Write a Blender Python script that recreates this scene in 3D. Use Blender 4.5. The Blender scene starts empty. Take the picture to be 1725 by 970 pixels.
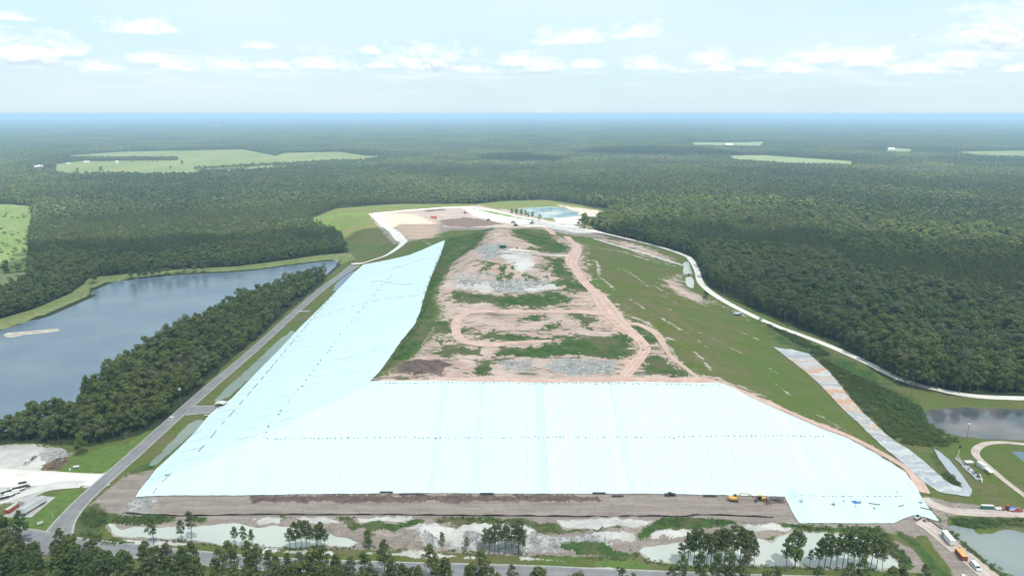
import bpy, bmesh, math, random
import numpy as np
from mathutils import Vector, Matrix
R = math.radians
SC = bpy.context.scene
COL = SC.collection
rng = np.random.default_rng(7)
random.seed(7)

# ------------------------------------------------------------------ camera, world, sun, exposure
CAMH = 200.0
PITCH = R(14.34)
cd = bpy.data.cameras.new('camera'); cam = bpy.data.objects.new('camera', cd); COL.objects.link(cam)
cam.location = (0, 0, CAMH); cam.rotation_euler = (math.pi/2 - PITCH, 0, 0)
cd.sensor_width = 36.0; cd.lens = 24.0; cd.clip_start = 1.0; cd.clip_end = 200000.0
SC.camera = cam
SC.view_settings.view_transform = 'Standard'; SC.view_settings.look = 'None'
SC.view_settings.gamma = 1.0; SC.view_settings.use_curve_mapping = False
SC.view_settings.exposure = 1.1
try:
    SC.cycles.volume_bounces = 2
    SC.cycles.max_bounces = 6; SC.cycles.transparent_max_bounces = 12
    SC.cycles.use_adaptive_sampling = True
except Exception: pass

SUN_EL, SUN_AZ = R(63), R(146)      # azimuth clockwise from +Y (view direction): light from the right, a little behind the camera
sd = Vector((math.sin(SUN_AZ)*math.cos(SUN_EL), math.cos(SUN_AZ)*math.cos(SUN_EL), math.sin(SUN_EL)))
sl = bpy.data.lights.new('sun', 'SUN'); sl.energy = 5.0; sl.angle = R(0.5); sl.color = (1.0, 0.965, 0.91)
so = bpy.data.objects.new('sun', sl); COL.objects.link(so); so.location = (0, 0, 900)
so.rotation_euler = sd.to_track_quat('Z', 'Y').to_euler()

W = bpy.data.worlds.new('World'); SC.world = W; W.use_nodes = True
wn = W.node_tree; wn.nodes.clear()
class NT:
    """small helper to write node trees tersely"""
    def __init__(s, t): s.t = t
    def n(s, typ, ins=None, **kw):
        nd = s.t.nodes.new(typ)
        for k, v in kw.items(): setattr(nd, k, v)
        if ins:
            for k, v in ins.items():
                sock = nd.inputs[k]
                if isinstance(v, bpy.types.NodeSocket): s.t.links.new(v, sock)
                else: sock.default_value = v
        return nd
    def m(s, op, a, b=0.0, c=0.0, clamp=False):
        nd = s.n('ShaderNodeMath', {0: a, 1: b, 2: c}, operation=op); nd.use_clamp = clamp
        return nd.outputs[0]
    def mix(s, f, a, b, bt='MIX'):
        nd = s.n('ShaderNodeMixRGB', {0: f, 1: a, 2: b}, blend_type=bt)
        return nd.outputs[0]
    def noise(s, vec, scale, detail=4, rough=0.55, dist=0.0):
        return s.n('ShaderNodeTexNoise', {'Vector': vec, 'Scale': scale, 'Detail': detail, 'Roughness': rough, 'Distortion': dist}).outputs[0]
    def ramp(s, f, lo, hi):
        return s.n('ShaderNodeMapRange', {0: f, 1: lo, 2: hi, 3: 0.0, 4: 1.0}).outputs[0]
    def scale(s, vec, v):
        return s.n('ShaderNodeVectorMath', {0: vec, 1: v}, operation='MULTIPLY').outputs[0]
    def attr(s, name):
        return s.n('ShaderNodeAttribute', attribute_name=name).outputs['Fac']
def c4(r, g, b): return (r, g, b, 1.0)

w = NT(wn)
sky = w.n('ShaderNodeTexSky', sky_type='NISHITA', sun_disc=False, sun_elevation=SUN_EL, sun_rotation=SUN_AZ,
          air_density=1.0, dust_density=1.6, ozone_density=1.0, altitude=200)
tc = w.n('ShaderNodeTexCoord').outputs['Generated']
sx = w.n('ShaderNodeSeparateXYZ', {0: tc})
az = w.m('ARCTAN2', sx.outputs[0], sx.outputs[1])
el = w.m('ARCSINE', sx.outputs[2])
def cloudvec(sa, se, off=0.0, seed=0.0):
    return w.n('ShaderNodeCombineXYZ', {0: w.m('MULTIPLY', az, sa), 1: w.m('MULTIPLY', w.m('ADD', el, off), se), 2: seed}).outputs[0]
def px2ang(u, v):
    a = (u-862.5)/1150.0; b = (485.0-v)/1150.0; y = math.cos(PITCH)+b*math.sin(PITCH); z = -math.sin(PITCH)+b*math.cos(PITCH)
    return math.atan2(a, y), math.asin(z/math.sqrt(a*a+y*y+z*z))
# fair weather cumulus low over the horizon: centre and half size, in directions of the sky
CUM = [(28,80,75,24),(105,82,32,12),(228,44,42,12),(285,46,20,11),(20,26,18,7),(252,98,26,9),(300,106,34,12),(385,104,30,13),(468,108,26,8),(540,104,48,14),(625,84,14,7),(720,96,70,23),(800,116,30,8),
       (880,100,34,13),(910,112,50,12),(990,108,30,8),(1075,52,34,14),(1090,106,32,13),(1195,96,30,13),(1215,112,28,8),(1265,104,26,9),(1330,112,40,12),(1400,92,44,14),(1450,98,50,15),(1560,112,48,12),(1625,96,45,17),(1695,44,62,30),(1712,112,20,8),(180,112,34,8),(440,76,20,6),(650,108,30,7),(960,62,60,14)]
def cumulus(off, items, nz):
    best = None; e_ = w.m('SUBTRACT', el, off)
    for (u, v, hw, hh) in items:
        a0, e0 = px2ang(u, v); aw, ew = hw/1150.0*1.15, hh/1150.0*1.2
        de = w.m('DIVIDE', w.m('SUBTRACT', e_, e0-ew*0.45), ew)
        de = w.m('MAXIMUM', w.m('MULTIPLY', de, 0.85), w.m('MULTIPLY', de, -2.4))
        da = w.m('DIVIDE', w.m('SUBTRACT', az, a0), aw)
        f = w.m('SUBTRACT', 1.0, w.m('SQRT', w.m('ADD', w.m('MULTIPLY', da, da), w.m('MULTIPLY', de, de))))
        best = f if best is None else w.m('MAXIMUM', best, f)
    return w.m('ADD', best, w.m('MULTIPLY', w.m('SUBTRACT', nz, 0.5), 3.0))
nz0 = w.noise(cloudvec(34.0, 62.0, 0, 3.0), 1.0, 8, 0.62); nz1 = w.noise(cloudvec(34.0, 62.0, -0.0055, 3.0), 1.0, 8, 0.62)
f0 = cumulus(0.0, CUM, nz0); f1 = cumulus(-0.0055, CUM, nz1)
m_c = w.ramp(f0, -0.15, 1.0); shd = w.ramp(w.m('SUBTRACT', f1, f0), -0.25, 0.6)
veil = w.ramp(w.noise(cloudvec(2.2, 9.0, 0, 5.0), 1.0, 5, 0.5), 0.40, 0.72)
thin = w.ramp(w.noise(cloudvec(10.0, 70.0, 0, 8.0), 1.0, 7, 0.6), 0.5, 0.72)
skyc = sky.outputs[0]
low = w.ramp(el, R(6.5), R(0.2))
clear = w.mix(0.85, skyc, w.mix(low, c4(7.2, 9.5, 10.1), c4(7.3, 9.1, 9.9)))     # summer haze whitening the clear sky
col = w.mix(w.m('MULTIPLY', veil, 0.45), clear, c4(8.6, 9.7, 10.0))
bandl = w.m('SUBTRACT', 1.0, w.m('ABSOLUTE', w.m('DIVIDE', w.m('SUBTRACT', el, R(3.2)), R(2.4))), clamp=True)
col = w.mix(w.m('MULTIPLY', w.m('MULTIPLY', thin, bandl), 0.8), col, c4(9.0, 9.7, 10.0))
und = w.ramp(cumulus(0.0, [(1700,62,52,18),(30,95,70,14),(725,108,70,12),(905,118,50,9)], nz0), 0.0, 0.9)
col = w.mix(w.m('MULTIPLY', und, 0.55), col, c4(5.4, 6.7, 8.0))
col = w.mix(w.m('MULTIPLY', m_c, 0.8), col, w.mix(shd, c4(12.0, 12.0, 12.0), c4(6.6, 8.0, 9.2)))
bg = w.n('ShaderNodeBackground', {0: col, 1: 0.050})
wo = w.n('ShaderNodeOutputWorld', {0: bg.outputs[0]})

# ------------------------------------------------------------------ helpers: tagging and linking
def tag(o, label=None, cat=None, group=None, kind=None):
    if label: o['label'] = label
    if cat: o['category'] = cat
    if group: o['group'] = group
    if kind: o['kind'] = kind
    return o
def empty(name, loc, rz=0.0, label=None, cat=None, group=None):
    o = bpy.data.objects.new(name, None); COL.objects.link(o); o.location = loc; o.rotation_euler = (0, 0, rz)
    o.empty_display_size = 1
    return tag(o, label, cat, group)
def link_mesh(name, me, mat=None, parent=None):
    o = bpy.data.objects.new(name, me); COL.objects.link(o)
    if mat is not None: me.materials.append(mat)
    if parent is not None: o.parent = parent
    return o
def copy_tree(o, parent=None, loc=None, rz=None, scale=None, **kw):
    c = o.copy(); COL.objects.link(c); c.parent = parent
    for ch in list(o.children): copy_tree(ch, c)
    if loc is not None: c.location = loc
    if rz is not None: c.rotation_euler = (0, 0, rz)
    if scale is not None: c.scale = scale
    for k, v in kw.items(): c[k] = v
    return c
class MB:
    """collects boxes, tubes, prisms into ONE mesh"""
    def __init__(s): s.v = []; s.f = []
    def box(s, c, d, rz=0.0, ry=0.0, rx=0.0, bev=0.0):
        M = Matrix.Translation(c) @ Matrix.Rotation(rz, 4, 'Z') @ Matrix.Rotation(ry, 4, 'Y') @ Matrix.Rotation(rx, 4, 'X')
        h = [x/2 for x in d]; b = min(bev, min(h)*0.9)
        i0 = len(s.v)
        if b <= 0:
            for x in (-1, 1):
                for y in (-1, 1):
                    for z in (-1, 1): s.v.append(M @ Vector((x*h[0], y*h[1], z*h[2])))
            for q in ((0,1,3,2),(4,6,7,5),(0,4,5,1),(2,3,7,6),(0,2,6,4),(1,5,7,3)): s.f.append([i0+k for k in q])
        else:
            rings = [(-h[2], b), (-h[2]+b, 0), (h[2]-b, 0), (h[2], b)]
            for z, ins in rings:
                a, c_ = h[0]-ins, h[1]-ins
                k = b
                for (x, y) in ((a-k+ins*0, -c_), (a, -c_+k), (a, c_-k), (a-k, c_), (-a+k, c_), (-a, c_-k), (-a, -c_+k), (-a+k, -c_)):
                    s.v.append(M @ Vector((x, y, z)))
            for r in range(3):
                for k in range(8):
                    s.f.append([i0+r*8+k, i0+r*8+(k+1)%8, i0+(r+1)*8+(k+1)%8, i0+(r+1)*8+k])
            s.f.append([i0+k for k in range(7, -1, -1)]); s.f.append([i0+24+k for k in range(8)])
        return s
    def tube(s, pts, r, n=8, r2=None, cap=True):
        pts = [Vector(p) for p in pts]; i0 = len(s.v)
        for i, p in enumerate(pts):
            d = (pts[min(i+1, len(pts)-1)] - pts[max(i-1, 0)]).normalized()
            a = d.orthogonal().normalized() if abs(d.z) > .99 else d.cross(Vector((0, 0, 1))).normalized()
            b = d.cross(a)
            rr = r if r2 is None else r + (r2-r)*i/(len(pts)-1)
            for k in range(n):
                t = 2*math.pi*k/n; s.v.append(p + (a*math.cos(t)+b*math.sin(t))*rr)
        for i in range(len(pts)-1):
            for k in range(n):
                s.f.append([i0+i*n+k, i0+i*n+(k+1)%n, i0+(i+1)*n+(k+1)%n, i0+(i+1)*n+k])
        if cap:
            s.f.append([i0+k for k in range(n-1, -1, -1)]); s.f.append([i0+(len(pts)-1)*n+k for k in range(n)])
        return s
    def prism(s, prof, y0, y1, M=None):
        """profile in x,z extruded along y"""
        M = M or Matrix.Identity(4); n = len(prof); i0 = len(s.v)
        for y in (y0, y1):
            for (x, z) in prof: s.v.append(M @ Vector((x, y, z)))
        for k in range(n): s.f.append([i0+k, i0+(k+1)%n, i0+n+(k+1)%n, i0+n+k])
        s.f.append([i0+k for k in range(n-1, -1, -1)]); s.f.append([i0+n+k for k in range(n)])
        return s
    def build(s, name, mat, parent=None, smooth=False):
        me = bpy.data.meshes.new(name); me.from_pydata([tuple(v) for v in s.v], [], s.f)
        bm = bmesh.new(); bm.from_mesh(me); bmesh.ops.recalc_face_normals(bm, faces=bm.faces); bm.to_mesh(me); bm.free()
        if smooth:
            for p in me.polygons: p.use_smooth = True
        return link_mesh(name, me, mat, parent)

# ------------------------------------------------------------------ materials
MATS = {}
def newmat(name):
    m = bpy.data.materials.new(name); m.use_nodes = True; m.node_tree.nodes.clear(); return m, NT(m.node_tree)
def finish(t, base, rough=0.8, metal=0.0, bump=None, bstr=0.3, bdist=0.1, spec=0.4, extra=None):
    ins = {'Base Color': base, 'Roughness': rough, 'Metallic': metal, 'Specular IOR Level': spec}
    if bump is not None:
        ins['Normal'] = t.n('ShaderNodeBump', {'Strength': bstr, 'Distance': bdist, 'Height': bump}).outputs[0]
    if extra: ins.update(extra)
    p = t.n('ShaderNodeBsdfPrincipled', ins)
    t.n('ShaderNodeOutputMaterial', {0: p.outputs[0]})
    return p
def paint(name, col, rough=0.5, metal=0.0, dirt=0.25, scale=1.5, dcol=None):
    """weathered paint / metal / fabric"""
    if name in MATS: return MATS[name]
    m, t = newmat(name)
    pos = t.n('ShaderNodeTexCoord').outputs['Object']
    n = t.noise(pos, scale, 6, 0.65)
    n2 = t.noise(pos, scale*7, 3, 0.6)
    f = t.m('MULTIPLY', t.ramp(n, 0.42, 0.75), dirt*2.0, clamp=True)
    dc = dcol or (col[0]*0.45+0.03, col[1]*0.42+0.025, col[2]*0.38+0.02)
    base = t.mix(f, c4(*col), c4(*dc))
    base = t.mix(t.m('MULTIPLY', n2, 0.18), base, c4(*[x*0.6 for x in col]))
    finish(t, base, t.m('ADD', rough, t.m('MULTIPLY', f, 0.2)), metal, bump=n2, bstr=0.15, bdist=0.02)
    MATS[name] = m; return m

# ------------------------------------------------------------------ terrain height
XR_Y = [0, 300, 345, 600, 850, 1185, 1400, 9000]
XR_X = [222, 222, 238, 240, 205, 118, 60, 60]
def smin(a, b, k=2.0):
    h = np.clip(0.5 + 0.5*(b-a)/k, 0, 1)
    return b + (a-b)*h - k*h*(1-h)
def smax(a, b, k=2.0): return -smin(-a, -b, k)
CELL = np.array([(-262, 1085), (-400, 1365), (-425, 1490), (-60, 1500), (90, 1260), (110, 1150), (0, 1000), (-150, 1010)], float)
def sdist(poly, x, y):
    """signed distance, positive inside; x, y numpy arrays"""
    poly = np.asarray(poly, float)
    d2 = np.full(x.shape, 1e18); ins = np.zeros(x.shape, bool)
    n = len(poly)
    for i in range(n):
        ax, ay = poly[i]; bx, by = poly[(i+1) % n]
        ex, ey = bx-ax, by-ay
        L = ex*ex+ey*ey + 1e-12
        t = np.clip(((x-ax)*ex+(y-ay)*ey)/L, 0, 1)
        dx, dy = x-ax-t*ex, y-ay-t*ey
        d2 = np.minimum(d2, dx*dx+dy*dy)
        c = ((ay > y) != (by > y)) & (x < ex*(y-ay)/((by-ay) if by != ay else 1e-9)+ax)
        ins ^= c
    d = np.sqrt(d2)
    return np.where(ins, d, -d)
def dline(pts, x, y):
    d2 = np.full(x.shape, 1e18)
    for i in range(len(pts)-1):
        ax, ay = pts[i][:2]; bx, by = pts[i+1][:2]
        ex, ey = bx-ax, by-ay; L = ex*ex+ey*ey+1e-12
        t = np.clip(((x-ax)*ex+(y-ay)*ey)/L, 0, 1)
        dx, dy = x-ax-t*ex, y-ay-t*ey
        d2 = np.minimum(d2, dx*dx+dy*dy)
    return np.sqrt(d2)
def wob(x, y, s, seed=0.0):
    return (np.sin(x/s+seed)*np.cos(y/s*1.13+seed*1.7) + 0.6*np.sin(x/s*2.3+y/s*1.1+seed*3.1) + 0.4*np.cos(x/s*0.9-y/s*2.9+seed))/2.0
def H(x, y):
    x = np.asarray(x, float); y = np.asarray(y, float)
    left = (x+205)/4.0
    left = np.where(x > -88, 29.25+(x+88)/2.7, left)
    left = np.where(y > 700, np.minimum(left, (x+205-(y-700)*0.0)/4.0 + np.clip((x+88)/2.7, 0, 99)*np.clip(1-(y-700)/600., 0, 1)), left)
    tf = np.clip((x-149)/5.0, 0, 1)
    yf = 333.0 - 29.0*tf
    front = np.maximum((y-333.0)/3.1 + 1.0, np.where(tf > 0, 0.3 + tf*(y-304.0)/14.0, -9.0))
    xr = np.interp(y, XR_Y, XR_X)
    right = (xr-x)/3.6
    deck = 28.0 + 0.03*np.clip(y-421, 0, 224)
    up = (y-645)/3.9
    t2cap = 47.6+0.028*(y-700) - np.clip(y-893, 0, 999)*0.30
    xr2 = np.interp(y, [640, 700, 893, 1000], [115, 95, 60, 60])
    t2 = smin(smin(34.7+up, t2cap, 2.5), 34.7 + (xr2-x)/4.5, 3.0)
    sh = np.clip((y-700)/193., 0, 1)*24
    t2 = smin(t2, 29.25+(x+88-sh)/2.0, 3.0)
    top = np.where(y > 640, smax(deck - np.clip(y-930, 0, 999)/5.0, t2, 1.5), deck)
    h = smin(smin(smin(left, right, 1.5), front, 1.2), top, 3.0)
    h = np.where(y > 1150, h - (y-1150)/4, h)
    h = np.maximum(h, 0)
    cell = np.clip(sdist(CELL, x, y)/3.4, 0, 13.5)
    h = np.maximum(h, cell)
    h = np.maximum(h, 0)
    k = np.clip(h/6.0, 0, 1)*np.clip((h-6)/10, 0, 1)
    h = h + k*0.55*wob(x, y, 17.0) + k*0.2*wob(x, y, 6.0, 2.0)
    return h
cp, sp_ = math.cos(PITCH), math.sin(PITCH)
def ray(u, v):
    a = (u-862.5)/1150.0; b = (485.0-v)/1150.0
    return np.array([a, cp+b*sp_, -sp_+b*cp])
def P(u, v, z=None):
    """ground point seen at photo position (u, v): first hit with the terrain (or with the level z)"""
    d = ray(u, v)
    if d[2] > -0.004: d[2] = -0.004
    if z is not None:
        t = (CAMH-z)/-d[2]; return np.array([d[0]*t, d[1]*t, z])
    t1 = CAMH/-d[2]
    if d[1]*t1 > 1700: return np.array([d[0]*t1, d[1]*t1, 0.0])
    ts = np.linspace(100/-d[2], t1, 500)
    g = (CAMH + d[2]*ts) - H(d[0]*ts, d[1]*ts)
    k = np.argmax(g <= 1e-9) if (g <= 1e-9).any() else len(ts)-1
    a, b = ts[max(k-1, 0)], ts[k]
    for _ in range(25):
        m = 0.5*(a+b)
        if CAMH + d[2]*m - float(H(d[0]*m, d[1]*m)) > 0: a = m
        else: b = m
    return np.array([d[0]*b, d[1]*b, float(H(d[0]*b, d[1]*b))])
def PP(pts, z=None): return np.array([P(u, v, z)[:2] for u, v in pts])
def HZ(x, y): return float(H(np.array([x]), np.array([y]))[0])
def proj(x, y, z):
    dy = y*cp - (z-CAMH)*sp_; up = y*sp_ + (z-CAMH)*cp
    return 862.5+1150*x/dy, 485-1150*up/dy
def resample(pts, step):
    pts = [np.array(p, float) for p in pts]; out = [pts[0]]
    # Catmull-Rom smoothing
    n = len(pts)
    dens = []
    for i in range(n-1):
        p0, p1, p2, p3 = pts[max(i-1, 0)], pts[i], pts[i+1], pts[min(i+2, n-1)]
        for t in np.linspace(0, 1, 12, endpoint=False):
            dens.append(0.5*((2*p1)+(-p0+p2)*t+(2*p0-5*p1+4*p2-p3)*t*t+(-p0+3*p1-3*p2+p3)*t**3))
    dens.append(pts[-1]); dens = np.array(dens)
    L = np.concatenate([[0], np.cumsum(np.linalg.norm(np.diff(dens[:, :2], axis=0), axis=1))])
    m = max(2, int(L[-1]/step)+1); s = np.linspace(0, L[-1], m)
    return np.stack([np.interp(s, L, dens[:, k]) for k in range(dens.shape[1])], 1)

# ------------------------------------------------------------------ layout traced from the photo, put on the ground
WATER = {   # name: (outline, water level)
 'sand_pond': (PP([(183,880),(192,885),(204,892),(227,885),(250,887),(304,885),(330,886),(353,882),(387,880),(415,882),(432,888),(462,884),(500,887),(530,891),(560,897),(590,906),(612,912),(585,917),(555,917),(493,919),(432,920),(374,914),(320,907),(268,904),(227,903),(196,899),(188,892)], 0), -0.5),
 'east_pond': (PP([(1075,926),(1092,915),(1120,911),(1160,908),(1210,902),(1271,903),(1288,909),(1300,913),(1316,902),(1341,894),(1378,897),(1434,899),(1470,915),(1496,931),(1514,947),(1509,957),(1470,956),(1419,953),(1290,949),(1220,950),(1145,948),(1098,941)], 0), -0.5),
 'corner_pond': (PP([(1760,892),(1725,896),(1692,889),(1668,896),(1648,900),(1644,912),(1642,922),(1653,938),(1668,948),(1692,961),(1730,975),(1850,1010),(1900,900)], 0), -0.6),
 'reed_pond': (PP([(1598,886),(1615,884),(1637,889),(1643,898),(1640,906),(1634,917),(1612,900)], 0), -0.5),
 'marsh_pond': (PP([(1556,692),(1572,688),(1607,685),(1680,686),(1725,688),(1850,690),(1850,742),(1725,739),(1677,739),(1625,734),(1586,727),(1564,716)], 0), -0.5),
 'ditch_water': (PP([(250,783),(264,780),(285,762),(318,733),(352,710),(338,705),(318,712),(296,735),(262,770)], 0), -0.5),
 'ditch_pool': (PP([(360,676),(385,667),(430,628),(480,585),(506,561),(492,556),(468,573),(440,600),(405,632),(378,655)], 0), -0.5),
 'far_ditch_pool': (PP([(560,490),(574,486),(600,460),(594,455),(580,463),(566,478)], 0), -0.5),
 'lake': (PP([(-260,640),(0,557),(77,531),(129,510),(155,497),(160,485),(182,476),(233,468),(300,462),(400,457),(440,453),(500,445),(540,440),(568,438),(566,447),(551,461),(520,472),(480,482),(430,499),(370,526),(310,556),(250,588),(190,624),(150,658),(115,692),(60,710),(20,722),(0,726),(-60,735),(-400,770)], 0), -0.7),
 'far_pond': (PP([(868,353),(885,350),(930,348),(955,351),(975,357),(972,359),(978,362),(960,366),(948,367),(915,367),(888,361)], 0), -0.5),
 'slope_pond': (PP([(1151,443),(1155,440),(1160,442),(1166,460),(1152,461)], 0), -0.4),
 'settling_pond': (PP([(1155,467),(1165,465),(1169,473),(1168,485),(1160,485),(1155,477)], 0), -0.4),
}
BASIN = PP([(1702,758),(1760,760),(1900,765),(1900,800),(1760,790),(1728,779)], 0)
CLEAR = PP([(258,724),(301,692),(345,648),(402,595),(432,572),(482,527),(543,478),(556,462),(575,445),(560,437),(590,428),(575,400),(530,382),(512,368),(560,363),(625,358),(700,352),(790,345),(850,339),(920,337),(975,345),(1036,359),(990,378),(1007,390),(1095,413),(1160,430),(1172,440),(1182,465),(1196,486),(1219,499),(1273,524),(1322,546),(1374,566),(1420,588),(1440,602),(1475,627),(1515,650),(1550,657),(1612,668),(1725,667),(1900,667)], 0)
CLEAR = np.vstack([CLEAR, [(900, 480), (900, -300), (-900, -300), (-900, 452)], PP([(-150,745),(60,748),(150,752),(215,738)], 0)])
FIELDS = [   # outline on the ground, material kind
 ('meadow', PP([(95,290),(94,277),(130,272),(300,270),(560,268),(660,264),(610,272),(520,277),(440,281),(330,287),(350,298),(250,301),(150,297)], 0), 'f1'),
 ('field', PP([(115,268),(120,262),(200,256),(410,252),(480,266),(540,268),(300,274),(300,268)], 0), 'f1'),
 ('field', PP([(465,263),(480,258),(570,256),(620,263),(655,263),(600,268),(490,271)], 0), 'f1'),
 ('field', PP([(340,290),(440,281),(520,280),(530,284),(440,291),(350,296)], 0), 'f2'),
 ('meadow', PP([(-120,340),(20,345),(55,348),(56,375),(50,400),(50,455),(0,462),(-140,455)], 0), 'f3'),
 ('field', PP([(-140,460),(0,462),(45,458),(52,475),(35,485),(0,497),(-140,530)], 0), 'f4'),
 ('field', PP([(1225,262),(1290,262),(1360,267),(1435,272),(1432,281),(1330,279),(1235,272)], 0), 'f2'),
 ('field', PP([(1590,256),(1650,255),(1800,253),(1800,267),(1690,267),(1640,264)], 0), 'f1'),
 ('field', PP([(1490,251),(1502,249),(1538,252),(1532,260),(1495,259)], 0), 'f2'),
 ('field', PP([(1165,240),(1250,240),(1288,239),(1280,249),(1170,248)], 0), 'f2'),
]
# bank meadow of the lake (no trees)
BANK = PP([(-260,590),(-60,555),(0,538),(60,520),(112,498),(140,480),(150,468),(233,460),(300,454),(400,449),(470,440),(540,430),(590,426),(600,436),(566,450),(500,448),(300,470),(150,500),(0,565)], 0)
LAKE = WATER['lake'][0]

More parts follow.
